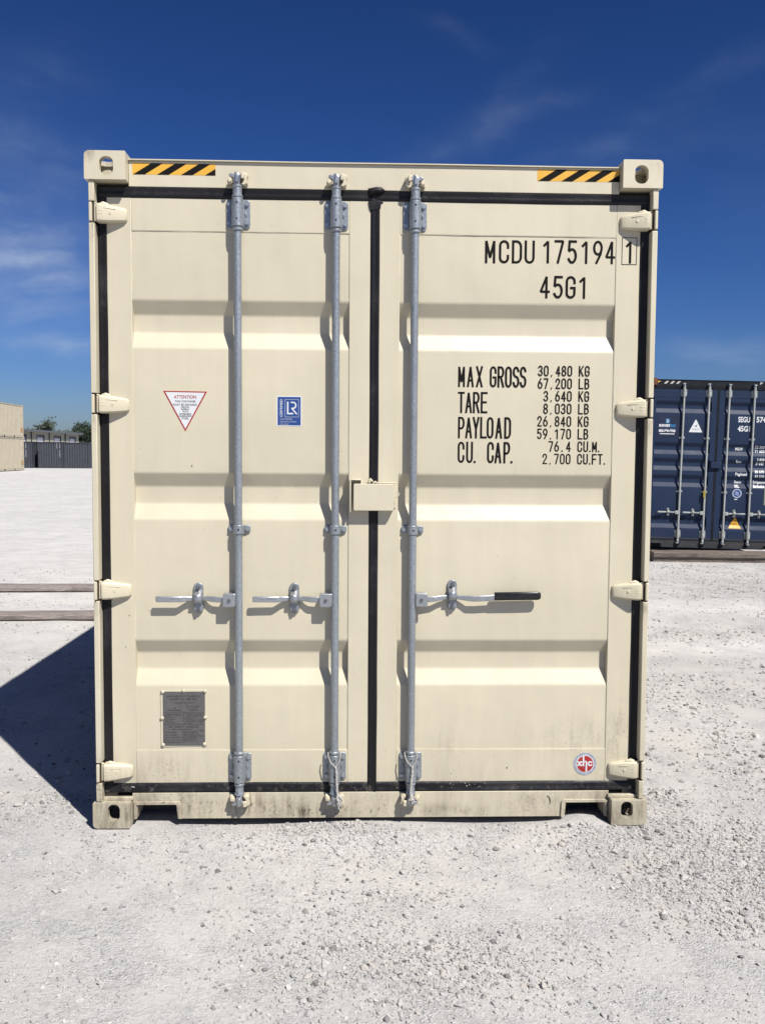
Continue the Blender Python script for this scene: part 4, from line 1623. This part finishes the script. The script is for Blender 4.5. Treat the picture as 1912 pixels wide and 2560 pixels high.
def ground_z(x, y):
    far = smooth(20, 75, y) * .26
    right = -.10 * smooth(3.0, 4.6, x) * smooth(6.5, 9.8, y) * (1 - smooth(40, 70, y))
    und = fbm(x, y, 1, .45, 3) * .020 + fbm(x, y, 2, 2.3, 3) * .012
    calm = 1 - np.exp(-((np.clip(np.abs(x) - 1.3, 0, None)) ** 2) / .12) * smooth(-.25, -.05, y) * (1 - smooth(12.5, 13, y))
    calm = np.where(y > 15, smooth(90, 15, y) * 1.0, calm)
    z = far + right + und * calm - .004
    z = z + .017 * np.exp(-((x + .10) / .34) ** 2 - ((y + .06) / .17) ** 2)
    z = z + .026 * np.exp(-((x - .93) / .10) ** 2 - ((y - .06) / .10) ** 2)
    z = z - .014 * np.exp(-((x + .55) / .40) ** 2 - ((y - .10) / .15) ** 2)
    z = z - .012 * np.exp(-((x - .48) / .32) ** 2 - ((y - .10) / .12) ** 2)
    return z


def axis(segs):
    out = [segs[0][0]]
    for (a, b, st0, st1) in segs:
        p = a
        n = max(2, int((b - a) / ((st0 + st1) / 2)))
        w = np.linspace(st0, st1, n)
        w = w / w.sum() * (b - a)
        for s_ in w:
            p += s_
            out.append(p)
    return np.array(out)


gx = axis([(-6000, -200, 1500, 40), (-200, -40, 30, 3), (-40, -6, 2.5, .25), (-6, -2.2, .2, .03), (-2.2, 2.2, .018, .018), (2.2, 9, .03, .25), (9, 60, .3, 6), (60, 6000, 10, 1500)])
gy = axis([(-300, -12, 60, 2), (-12, -1.7, 1.2, .03), (-1.7, .7, .018, .018), (.7, 14, .03, .3), (14, 120, .4, 5), (120, 9000, 8, 2000)])
X, Y = np.meshgrid(gx, gy, indexing='ij')
Z = ground_z(X, Y)
nx, ny = len(gx), len(gy)
gv = np.stack([X.ravel(), Y.ravel(), Z.ravel()], 1)
ii = (np.arange(nx - 1)[:, None] * ny + np.arange(ny - 1)[None, :]).ravel()
quads = np.stack([ii, ii + ny, ii + ny + 1, ii + 1], 1)
gme = bpy.data.meshes.new('ground')
gme.vertices.add(len(gv))
gme.vertices.foreach_set('co', gv.astype(np.float32).ravel())
gme.loops.add(quads.size)
gme.loops.foreach_set('vertex_index', quads.astype(np.int32).ravel())
gme.polygons.add(len(quads))
gme.polygons.foreach_set('loop_start', np.arange(0, quads.size, 4, dtype=np.int32))
gme.polygons.foreach_set('use_smooth', np.ones(len(quads), bool))
gme.update(calc_edges=True)
gme.validate()


def gravel_material():
    m, t, b = new_mat('crushed_limestone')
    pos = t.n('ShaderNodeNewGeometry').outputs['Position']
    x, y, z = t.sep(pos)
    p2 = t.comb(x, y, 0.0)
    big = t.noise(p2, .5, 4, .6)
    mid = t.noise(p2, 3.0, 5, .65)
    # grains of crushed stone, three sizes
    v1 = t.n('ShaderNodeTexVoronoi')
    t.link(p2, v1.inputs['Vector'])
    v1.inputs['Scale'].default_value = 95
    v2 = t.n('ShaderNodeTexVoronoi')
    t.link(p2, v2.inputs['Vector'])
    v2.inputs['Scale'].default_value = 240
    v3 = t.n('ShaderNodeTexVoronoi')
    t.link(p2, v3.inputs['Vector'])
    v3.inputs['Scale'].default_value = 34
    c1 = t.sep(v1.outputs['Color'])[0]
    c2 = t.sep(v2.outputs['Color'])[1]
    c3 = t.sep(v3.outputs['Color'])[2]
    coarse = t.ramp(mid, .40, .64)
    k = t.math('ADD', t.math('MULTIPLY', t.math('SUBTRACT', c1, .5), .22), t.math('MULTIPLY', t.math('SUBTRACT', c2, .5), .24))
    k = t.math('ADD', k, t.math('MULTIPLY', t.math('SUBTRACT', c3, .5), .10))
    k = t.math('MULTIPLY', k, t.math('ADD', t.math('MULTIPLY', coarse, .75), .35))
    # scattered dark chips
    dk = t.math('MULTIPLY', t.math('GREATER_THAN', c1, .94), t.ramp(v1.outputs['Distance'], .2, .45, 1, 0))
    k = t.math('SUBTRACT', k, t.math('MULTIPLY', dk, .30))
    k = t.math('ADD', k, t.ramp(big, .3, .7, .95, 1.06))
    k = t.math('ADD', k, t.ramp(mid, .3, .7, .035, -.055))
    warm = t.mix(t.ramp(t.noise(p2, 1.3, 3, .6), .35, .65), (.402, .396, .386), (.404, .391, .374))
    cool = t.mix(coarse, warm, (.374, .371, .366))
    c = t.vmath('MULTIPLY', cool, t.comb(k, k, k))
    pk = t.math('ADD', t.math('MULTIPLY', t.math('MAXIMUM', t.ramp(y, 8, 35), t.math('MULTIPLY', t.ramp(x, -1.2, -3.0), t.ramp(y, .5, 7))), .10), 1.0)  # colour lightens far back and towards the left
    c = t.vmath('MULTIPLY', c, t.comb(pk, pk, pk))
    wob = t.math('MULTIPLY', t.math('SUBTRACT', t.noise(p2, .8, 3, .6), .5), .5)
    lanes = None
    for (y0, sl, w) in ((5.5, .06, .38), (3.55, .05, .26)):
        q = t.math('DIVIDE', t.math('ADD', t.math('SUBTRACT', t.math('SUBTRACT', y, y0), t.math('MULTIPLY', x, sl)), wob), w)
        e = t.math('EXPONENT', t.math('MULTIPLY', t.math('MULTIPLY', q, q), -1.0))
        lanes = e if lanes is None else t.math('ADD', lanes, e)
    lanes = t.math('MULTIPLY', lanes, t.ramp(x, 1.0, 1.8), clamp=True)
    lk = t.math('ADD', 1.0, t.math('MULTIPLY', lanes, .085))
    c = t.vmath('MULTIPLY', c, t.comb(lk, lk, lk))
    # a few rusty smudges
    rs_ = t.math('MULTIPLY', t.ramp(t.noise(p2, 6.5, 2, .5), .74, .80), .45)
    c = t.mix(rs_, c, (.20, .15, .11))
    t.link(c, b.inputs['Base Color'])
    b.inputs['Roughness'].default_value = .95
    b.inputs['Specular IOR Level'].default_value = .15
    h = t.math('ADD', t.math('MULTIPLY', t.ramp(v1.outputs['Distance'], 0, .6, 1, 0), t.math('ADD', t.math('MULTIPLY', coarse, .75), .06)),
               t.math('MULTIPLY', t.ramp(v2.outputs['Distance'], 0, .6, 1, 0), .22))
    h = t.math('ADD', h, t.math('MULTIPLY', t.noise(p2, 38, 6, .74, .4), 1.9))
    bp = t.n('ShaderNodeBump')
    bp.inputs['Strength'].default_value = 1.0
    bp.inputs['Distance'].default_value = .0042
    # relief fades out far back and towards the left
    packed = t.math('MAXIMUM', t.ramp(y, 8, 35), t.math('MULTIPLY', t.ramp(x, -1.2, -3.0), t.ramp(y, .5, 7)))
    h = t.math('MULTIPLY', h, t.math('SUBTRACT', 1.0, t.math('MULTIPLY', t.math('MAXIMUM', packed, lanes), .85)))
    t.link(h, bp.inputs['Height'])
    t.link(bp.outputs[0], b.inputs['Normal'])
    return m


M['gravel'] = gravel_material()
ground = link_mesh('ground', gme, M['gravel'])
ground['kind'] = 'structure'


def stone_material():
    m, t, b = new_mat('loose_limestone')
    rnd = t.n('ShaderNodeObjectInfo').outputs['Random']
    pos = t.n('ShaderNodeNewGeometry').outputs['Position']
    n = t.noise(pos, 160, 3, .6)
    v = t.n('ShaderNodeValToRGB')
    t.link(rnd, v.inputs[0])
    cr = v.color_ramp
    cr.elements[0].position = 0
    cr.elements[0].color = (0.115, 0.109, 0.106, 1)
    cr.elements[1].position = 1
    cr.elements[1].color = (0.402, 0.391, 0.371, 1)
    for p, c in ((.035, (0.172, 0.167, 0.164, 1)), (.10, (0.253, 0.247, 0.241, 1)), (.18, (0.299, 0.293, 0.290, 1)), (.4, (0.328, 0.322, 0.316, 1)), (.75, (0.356, 0.348, 0.333, 1)), (.86, (0.333, 0.310, 0.282, 1)), (.90, (0.380, 0.374, 0.362, 1))):
        e = cr.elements.new(p)
        e.color = c
    k = t.ramp(n, .3, .7, .9, 1.08)
    t.link(t.vmath('MULTIPLY', v.outputs[0], t.comb(k, k, k)), b.inputs['Base Color'])
    b.inputs['Roughness'].default_value = .9
    b.inputs['Specular IOR Level'].default_value = .2
    return m


def gravel_points():
    """positions of loose stones: dense where the photograph shows coarse chippings, sparse on the packed fines"""
    P, Sz = [], []

    def field(x, y):
        f = .16 + .0 * x
        f = f + 1.0 * np.exp(-((x + .17) / .30) ** 2 - ((y + .10) / .20) ** 2)
        f = f + .8 * np.exp(-((x - .05) / .45) ** 2 - ((y + .95) / .30) ** 2)
        f = f + .72 * smooth(.75, 1.3, x + .25 * (y + .8)) * smooth(-1.5, -.9, y + 0 * x)
        f = f + .45 * np.exp(-((x - .95) / .25) ** 2 - ((y - .02) / .15) ** 2)
        f = f + .35 * np.exp(-((x + .95) / .3) ** 2 - ((y + 1.25) / .2) ** 2)
        f = f + .30 * smooth(-.4, .6, y) * smooth(1.1, 1.5, np.abs(x))
        lane = np.exp(-((y - 5.5 - .06 * x) / .38) ** 2) + np.exp(-((y - 3.55 - .05 * x) / .26) ** 2)
        f = f * (1 - .92 * np.clip(lane, 0, 1) * smooth(1.0, 1.6, x))
        f = f * np.clip(.55 + 1.5 * fbm(x, y, 5, 2.2, 4), .08, 1.6)
        return np.clip(f, .03, 1)
    for (xa, xb, ya, yb, n, smu, ssd) in ((-1.9, 2.1, -1.55, .45, 95000, math.log(.0032), .42), (-1.9, 2.1, -1.55, .45, 9500, math.log(.0068), .30),
                                          (-6, -1.2, .3, 9, 16000, math.log(.006), .4), (1.2, 7.5, .3, 11, 42000, math.log(.0062), .42)):
        x = rng.uniform(xa, xb, n)
        y = rng.uniform(0, 1, n)
        y = ya + (yb - ya) * y if ya < 0 else ya + (yb - ya) * y ** 1.5
        keep = rng.uniform(0, 1, n) < field(x, y)
        keep &= ~((np.abs(x) < 1.24) & (y > -.005) & (y < 12.3) & ~((np.abs(x) < .8) & (y < .06)))
        x, y = x[keep], y[keep]
        P.append(np.stack([x, y], 1))
        Sz.append(np.clip(np.exp(rng.normal(smu, ssd, len(x))), .0018, .019))
    P = np.concatenate(P)
    Sz = np.concatenate(Sz)
    z = ground_z(P[:, 0], P[:, 1])
    return np.stack([P[:, 0], P[:, 1], z + Sz * .18], 1), Sz


def build_gravel():
    co, sz = gravel_points()
    n = len(co)
    me = bpy.data.meshes.new('gravel')
    me.vertices.add(n)
    me.vertices.foreach_set('co', co.astype(np.float32).ravel())
    sc = np.stack([sz * rng.uniform(.75, 1.35, n), sz * rng.uniform(.75, 1.2, n), sz * rng.uniform(.45, .85, n)], 1)
    rot = np.stack([rng.normal(0, .35, n), rng.normal(0, .35, n), rng.uniform(0, 6.28, n)], 1)
    a = me.attributes.new('stone_scale', 'FLOAT_VECTOR', 'POINT')
    a.data.foreach_set('vector', sc.astype(np.float32).ravel())
    a = me.attributes.new('stone_rot', 'FLOAT_VECTOR', 'POINT')
    a.data.foreach_set('vector', rot.astype(np.float32).ravel())
    a = me.attributes.new('stone_kind', 'INT', 'POINT')
    a.data.foreach_set('value', rng.integers(0, 4, n).astype(np.int32))
    mat = stone_material()
    me.materials.append(mat)
    o = bpy.data.objects.new('gravel', me)
    COL.objects.link(o)
    o['kind'] = 'stuff'
    ng = bpy.data.node_groups.new('scatter_stones', 'GeometryNodeTree')
    ng.interface.new_socket('Geometry', in_out='INPUT', socket_type='NodeSocketGeometry')
    ng.interface.new_socket('Geometry', in_out='OUTPUT', socket_type='NodeSocketGeometry')
    t = NT(ng)
    gi, go = t.n('NodeGroupInput'), t.n('NodeGroupOutput')
    join = t.n('GeometryNodeJoinGeometry')

    def attr(nm, typ):
        nd = t.n('GeometryNodeInputNamedAttribute', data_type=typ)
        nd.inputs[0].default_value = nm
        return nd.outputs[0]
    sca, rota, kind = attr('stone_scale', 'FLOAT_VECTOR'), attr('stone_rot', 'FLOAT_VECTOR'), attr('stone_kind', 'INT')
    e2r = t.n('FunctionNodeEulerToRotation')
    t.link(rota, e2r.inputs[0])
    for k in range(4):
        ico = t.n('GeometryNodeMeshIcoSphere')
        ico.inputs['Radius'].default_value = 1.0
        ico.inputs['Subdivisions'].default_value = 2
        sp = t.n('GeometryNodeSetPosition')
        t.link(ico.outputs[0], sp.inputs['Geometry'])
        pos = t.n('GeometryNodeInputPosition').outputs[0]
        off = t.vmath('ADD', pos, (k * 17.3, k * 5.1, k * 9.7))
        nz = t.noise(off, .85, 1, .5, out=1)
        d = t.vmath('MULTIPLY', t.vmath('SUBTRACT', nz, (.5, .5, .5)), (2.1, 2.1, 1.8))
        t.link(d, sp.inputs['Offset'])
        sm = t.n('GeometryNodeSetMaterial')
        sm.inputs['Material'].default_value = mat
        t.link(sp.outputs[0], sm.inputs[0])
        iop = t.n('GeometryNodeInstanceOnPoints')
        t.link(gi.outputs[0], iop.inputs['Points'])
        t.link(sm.outputs[0], iop.inputs['Instance'])
        cmp_ = t.n('FunctionNodeCompare', data_type='INT', operation='EQUAL')
        t.link(kind, cmp_.inputs[2])
        cmp_.inputs[3].default_value = k
        t.link(cmp_.outputs[0], iop.inputs['Selection'])
        t.link(e2r.outputs[0], iop.inputs['Rotation'])
        t.link(sca, iop.inputs['Scale'])
        t.link(iop.outputs[0], join.inputs[0])
    t.link(join.outputs[0], go.inputs[0])
    md = o.modifiers.new('stones', 'NODES')
    md.node_group = ng
    return o


build_gravel()


# ------------------------------------------------------------------ timbers
def wood(name, a, b):
    m, t, bs = new_mat(name)
    obj = t.n('ShaderNodeTexCoord').outputs['Object']
    g1 = t.noise(t.mapping(obj, (.7, 14, 14)), 3, 6, .7, .5)
    g2 = t.noise(t.mapping(obj, (2, 40, 40)), 4, 4, .6)
    sp = t.noise(obj, 5, 3, .6)
    c = t.mix(t.ramp(g1, .3, .7), a, b)
    c = t.mix(t.math('MULTIPLY', t.ramp(g2, .52, .72), .75), c, (.018, .013, .011))
    c = t.mix(t.math('MULTIPLY', t.ramp(sp, .55, .75), .5), c, (.035, .028, .024))
    t.link(c, bs.inputs['Base Color'])
    bs.inputs['Roughness'].default_value = .88
    bp = t.n('ShaderNodeBump')
    bp.inputs['Distance'].default_value = .012
    t.link(t.math('ADD', g1, g2), bp.inputs['Height'])
    t.link(bp.outputs[0], bs.inputs['Normal'])
    return m


def beam(name, label, x0, x1, yf, depth, ztop, zbot, mat, rz, seed, ry=0.0):
    """weathered timber: rounded arrises, split along the top front edge, uneven faces"""
    n = 46
    L = x1 - x0
    vs, fs = [], []
    crack = depth * .20
    sec0 = [(.075, 0), (.075, .56), (.02, .62), (0, .66), (0, .93), (.03, 1.0), (crack / depth, .985), (crack / depth + .03, .86), (crack / depth + .07, .99), (.97, 1.0), (1, .93), (1, 0)]
    k = len(sec0)
    for i in range(n + 1):
        xx = -L / 2 + L * i / n
        for j, (a, b) in enumerate(sec0):
            e = .010
            dy = e * noise.noise((xx * 1.9, j * 1.3, seed))
            dz = e * .7 * noise.noise((xx * 2.3, j * 2.1, seed + 5)) if b > .2 else 0
            vs.append((xx, a * depth + dy, zbot + (ztop - zbot) * b + dz))
    for i in range(n):
        for j in range(k - 1):
            fs.append((i * k + j, i * k + j + 1, (i + 1) * k + j + 1, (i + 1) * k + j))
        fs.append((i * k + k - 1, i * k, (i + 1) * k, (i + 1) * k + k - 1))
    fs.append(tuple(range(k)))
    fs.append(tuple(n * k + j for j in reversed(range(k))))
    o = MB().add(vs, fs).build(name, mat, None, smooth=40)
    o.location = ((x0 + x1) / 2, yf, 0)
    o.rotation_euler = (0, ry, rz)
    tag(o, label, 'timber')
    return o


wd = wood('weathered_timber', (.20, .163, .15), (.30, .262, .25))
wd2 = wood('old_sleeper_timber', (.10, .078, .066), (.17, .142, .122))
beam('timber_beam', 'nearer of the two grey timber beams lying left of the cream container, close to its shadow', -7.2, -2.05, 4.90, .27, .060, -.06, wd, .004, 3, -.004)
beam('timber_beam', 'farther of the two grey timber beams lying on the gravel left of the cream container', -8.0, -2.2, 6.80, .33, .056, -.06, wd, .001, 8)
beam('timber_beam', 'thick brown timber sleeper lying under the front of the navy container', 4.90, 8.4, 10.72, .40, .068, -.16, wd2, -.0796, 12)


# ------------------------------------------------------------------ far containers, shed and trees on the left
def simple_container(name, label, L, Hc, mat, loc, rz, extras=None, group=None):
    """whole container, end wall at local y=0 facing -y, length along +y"""
    root = thing(name, label, 'container', loc, rz, group)
    for sx in (-1, 1):
        for y in (0, L - .178):
            for z in (0, Hc - .118):
                m = MB()
                a, b = sx * 1.219, sx * 1.057
                m.prism(rrect(min(a, b), max(a, b), z, z + .118, .01), y, y + .178, holes=[rrect(min(a, b) + .05, max(a, b) - .05, z + .025, z + .095, .02)])
                m.build('corner_casting', mat, root)
            m = MB()
            a, b = sx * 1.205, sx * 1.08
            m.box(min(a, b), max(a, b), y + .01, y + .16, .1185, Hc - .1185)
            m.build('corner_post', mat, root)
        m = MB()
        prof = corr_profile(.17, L - .17, .278, .036, 1.205)
        m.strip([(sx * p, q) for p, q in prof], .16, Hc - .09, axis='z')
        m.build('side_wall', mat, root, fix=False)
        m = MB()
        a, b = sx * 1.213, sx * 1.15
        m.box(min(a, b), max(a, b), .179, L - .179, Hc - .089, Hc - .025)
        m.build('top_rail', mat, root)
        m = MB()
        cuts = [.179, L / 2 - 1.22, L / 2 - .86, L / 2 + .86, L / 2 + 1.22, L - .179] if L < 7 else [.179, L - .179]
        for i in range(0, len(cuts), 2):
            m.box(min(a, b), max(a, b), cuts[i], cuts[i + 1], .012, .158)
        m.build('bottom_rail', mat, root)
    for y, d in ((.045, 1), (L - .045, -1)):
        m = MB()
        prof = corr_profile(-1.08, 1.08, .24, -.030 * d, y)
        m.strip([(q, p) for p, q in prof], .14, Hc - .10, axis='z')
        m.build('end_wall', mat, root, fix=False)
        m = MB().box(-1.056, 1.056, y - .03, y + .03, .015, .139)
        m.build('end_sill', mat, root)
        m = MB().box(-1.056, 1.056, y - .03, y + .03, Hc - .0995, Hc - .01)
        for k in range(3):
            m.box(-.6 + k * .6 - .04, -.6 + k * .6 + .04, y - .034 * d - .003, y - .034 * d + .003, Hc - .15, Hc - .10)
        m.build('end_header', mat, root)
    m = MB().box(-1.15, 1.15, .16, L - .16, Hc - .05, Hc - .03)
    m.box(-1.15, 1.15, .16, L - .16, .10, .14)
    m.build('roof', mat, root)
    return root


def vertical_marks(root, x, y, z_top, n, mat, h=.10, w=.075):
    """worn vertical number, too far away to read: one stroke cluster per character"""
    m = MB()
    r = random.Random(int(x * 100) + n)
    for k in range(n):
        z = z_top - k * h * 1.25
        if k == 4:
            continue
        m.box(x - w / 2, x + w / 2, y - .002, y, z - h * .45, z - h * .25)
        m.box(x - w / 2, x - w / 2 + .02, y - .0025, y - .0002, z - h, z)
        if r.random() < .7:
            m.box(x + w / 2 - .02, x + w / 2, y - .0025, y - .0002, z - h, z - h * .1)
        m.box(x - w / 2, x + w / 2, y - .0022, y - .0001, z - h * .2, z)
    m.build('vertical_number', mat, root)


# tan stack: long sides face the yard (+x)
for k, (nm, lab) in enumerate((('shipping_container', 'lower tan container of the stack at the far left edge, on the gravel'),
                               ('shipping_container', 'upper tan container of the stack of two at the far left edge'))):
    Lc = 6.058
    c = simple_container(nm, lab, Lc, 2.60, M['tan'], (-28.42, 71.3 - Lc, .26 + k * 2.665 + .02), 0.0, group='tan containers in the far stack')
    c.scale = (1, 1, 1.025)
    e = MB().box(1.2135, 1.2175, Lc - .55, Lc - .25, .45, .78)
    e.build('orange_sticker', M['sticker_orange'], c)
    e = MB()
    for z in (1.05, 1.75):
        e.box(1.2135, 1.217, Lc - .42, Lc - .34, z, z + .08)
    e.build('small_mark', plain('dull_green_mark', (.35, .36, .22), .5), c)
    # dividers of the two containers: dark gap at forklift pockets is open geometry

mk = plain('worn_white_print', (.55, .57, .62), .6)
gA = simple_container('shipping_container', 'leftmost slate grey container beside the tan stack, white number down its end', 6.058, 2.591, M['slate'], (-32.25, 84.0, .225), 0)
vertical_marks(gA, .62, .008, 2.42, 11, mk)
gB = simple_container('shipping_container', 'dark slate container set back in the gap between grey ones, black opening below', 6.058, 2.591, M['slate_dark'], (-30.35, 85.1, .225), 0)
o = MB().box(.05, .95, -.02, .012, .02, 1.12).build('floor_opening', M['dark'], gB)
gC = simple_container('shipping_container', 'middle slate grey container with two white vertical markings near its right corner', 6.058, 2.591, M['slate'], (-29.265, 84.0, .215), 0)
vertical_marks(gC, .86, .008, 2.42, 11, mk)
vertical_marks(gC, .58, .008, 2.42, 4, mk)
gD = simple_container('shipping_container', 'rightmost slate grey container, plain but for faint marks at its right corner', 6.058, 2.560, M['slate'], (-26.800, 84.0, .200), 0)
vertical_marks(gD, .98, .008, 2.10, 6, plain('faint_print', (.16, .17, .20), .6), .08, .05)


def warehouse():
    root = thing('warehouse', 'long beige metal warehouse with white roll-up doors behind the grey containers', 'building', (-37.73, 104, .2), -.0855)
    wallm = plain('beige_siding', (.50, .48, .38), .6, vary=.03)
    y0, y1, zt = -16.0, 13.3, 4.15
    doorsy = [(-14.2, -12.0), (-9.3, -7.1), (-4.4, -2.2), (.45, 2.65), (5.35, 7.55), (10.1, 12.3)]
    dz = 3.72
    # front wall with door openings, siding ribs as real folds
    m = MB()
    edges = [y0] + [v for d in doorsy for v in d] + [y1]
    for i in range(0, len(edges), 2):
        prof = corr_profile(edges[i], edges[i + 1], .305, .03, 0)
        m.strip([(a, b) for a, b in prof], 0, zt, axis='z')
    for (a, b) in doorsy:
        m.box(-.02, 0, a, b, dz, zt)
    m.build('wall', wallm, root, fix=False)
    m = MB().box(-14, -13.9, y0, y1, 0, zt)
    m.box(-13.9, -.04, y1 - .1, y1, 0, zt)
    m.box(-13.9, -.04, y0, y0 + .1, 0, zt)
    m.build('wall', wallm, root)
    rf = MB()
    rf.add([(.45, y0 - .3, zt + .12), (.45, y1 + .3, zt + .12), (-7, y1 + .3, zt + .55), (-7, y0 - .3, zt + .55), (-14.4, y1 + .3, zt + .12), (-14.4, y0 - .3, zt + .12)], [(0, 1, 2, 3), (3, 2, 4, 5)])
    rf.box(.30, .46, y0 - .3, y1 + .3, zt - .14, zt + .11)
    rf.build('roof', plain('grey_roof_trim', (.14, .16, .18), .5), root)
    dm, fm_, hm = plain('white_door', (.92, .95, 1.0), .5), plain('door_trim', (.09, .085, .08), .6), plain('door_shade_grey', (.20, .21, .25), .6)
    for (a, b) in doorsy:
        f = MB()
        f.box(-.25, .02, a, a + .14, 0, dz)
        f.box(-.25, .02, b - .14, b, 0, dz)
        f.box(-.25, .02, a + .141, b - .141, dz - .12, dz)
        fo = f.build('door_frame', fm_, root)
        p = MB()
        n = 15
        for k in range(n):
            p.box(-.10 - .01 * (k % 2), -.07, a + .15, b - .15, k * .225, k * .225 + .22)
        p.build('roll_up_door', dm, fo)
        p = MB().box(-.35, -.085, a + .15, b - .15, n * .225 + .01, dz - .13)  # grey block put in for the shadow across the door's top
        p.build('door_top_shade', hm, fo)
    for y in (-10.8, -5.9, -1.0, 3.95, 8.8):
        m = MB().box(.015, .11, y - .06, y + .06, 0, zt - .14)
        m.build('downspout', plain('dark_downspout', (.06, .058, .055), .6), root)
    m = MB().box(.0, .16, -1.0 - 3.1, -.8 - 3.1, 3.2, 3.5)
    m.build('wall_lamp', plain('lamp_grey', (.05, .05, .055), .5), root)
    return root


warehouse()


def hut():
    root = thing('storage_hut', 'small brown hut with a white roof half hidden behind the left corner post', 'hut', (-29.15, 96, .24))
    MB().box(-.75, .75, 0, 2.2, 0, 1.62).build('wall', plain('brown_boards', (.16, .115, .085), .8, vary=.3, scale=3), root)
    m = MB()
    m.prism([(-.9, 1.64), (.9, 1.64), (.9, 1.86), (-.9, 1.98)], -.15, 2.35)
    m.build('roof', plain('white_sheet', (.75, .75, .74), .5), root)
    return root


hut()

leaf_cols = [(.030, .044, .020), (.022, .034, .017), (.042, .056, .030)]
leafM = []
for i, c in enumerate(leaf_cols):
    m, t, b = new_mat('leaf_%s' % ('olive', 'deep', 'pale')[i])
    n = t.noise(t.n('ShaderNodeTexCoord').outputs['Object'], 1.1, 3, .6)
    k = t.ramp(n, .3, .7, .65, 1.4)
    t.link(t.vmath('MULTIPLY', t.comb(*c), t.comb(k, k, k)), b.inputs['Base Color'])
    b.inputs['Roughness'].default_value = .6
    leafM.append(m)
barkM = plain('bark', (.09, .07, .055), .9, vary=.3, scale=6)


def tree(label, x, y, z, h, w, mat, seed, gaps=.5, n=2600, group='trees beyond the warehouse'):
    rr = random.Random(seed)
    root = thing('tree', label, 'tree', (x, y, z), 0, group)
    tm = MB()
    top = Vector((rr.uniform(-.3, .3), rr.uniform(-.3, .3), h * .8))
    tm.tube([(0, 0, -.2), (.1, 0, h * .3), tuple(top)], [.05 * h * .5, .035 * h * .5, .008 * h], 8)
    tips = []
    for k in range(15):
        f = rr.uniform(.25, .95)
        b = Vector((0, 0, 0)).lerp(top, f)
        a = rr.uniform(0, 2 * PI)
        ln_ = w * .5 * rr.uniform(.35, 1.0) * (1.15 - .55 * f)
        e = b + Vector((math.cos(a) * ln_, math.sin(a) * ln_, h * rr.uniform(.03, .24)))
        tm.tube([tuple(b), tuple(b.lerp(e, .5) + Vector((0, 0, -.05 * h))), tuple(e)], [.012 * h, .007 * h, .003 * h], 5)
        tips.append((e, rr.uniform(.6, 1.15)))
        tips.append((b.lerp(e, .6), rr.uniform(.5, .9)))
    tips.append((top, .8))
    tm.build('trunk', barkM, root, smooth=50)
    vs, fs = [], []
    cr = MB()
    for k in range(n):
        c, s = tips[rr.randrange(len(tips))]
        rad = w * .17 * s * (1.1 - gaps * .35)
        d = Vector((rr.gauss(0, 1), rr.gauss(0, 1), rr.gauss(0, .75)))
        p = c + d * rad * .55
        if p.z < h * .08:
            continue
        sz = rr.uniform(.09, .20) * (.6 + h * .06)
        nrm = Vector((rr.gauss(0, 1), rr.gauss(0, 1), rr.gauss(0, 1))).normalized()
        u = nrm.orthogonal().normalized()
        v = nrm.cross(u)
        o = len(vs)
        vs += [tuple(p + u * sz), tuple(p + v * sz * .6), tuple(p - u * sz), tuple(p - v * sz * .6)]
        fs.append((o, o + 1, o + 2, o + 3))
    cr.add(vs, fs)
    cr.build('crown', mat, root, fix=False)
    return root


tree('tall thin-crowned tree with gaps rising over the warehouse roof', -48.1, 139, .2, 7.5, 6.4, leafM[2], 4, .6, 3000)
tree('slim tree just right of the tall thin-crowned one above the roof', -45.9, 137, .2, 5.9, 2.2, leafM[2], 9, .5, 900)
tree('small treetop showing beside the tan container stack', -52.7, 142, .2, 6.4, 2.0, leafM[1], 14, .6, 900)
tree('dark bushy tree right of the warehouse end, beside the cream corner post', -40.3, 131, .2, 6.0, 4.4, leafM[1], 21, .1, 4200)
tree('dark tree half hidden behind the left corner post of the cream container', -37.7, 128, .2, 5.9, 4.4, leafM[1], 33, .1, 4200)
tree('low dark tree between the thin-crowned tree and the bushy one, over the roof', -45.6, 141, .2, 5.2, 4.6, leafM[0], 41, .2, 3000)
tree('low shrubby tree standing behind the dark bushy ones', -46.6, 150, .2, 5.3, 5.0, leafM[0], 52, .2, 3000)
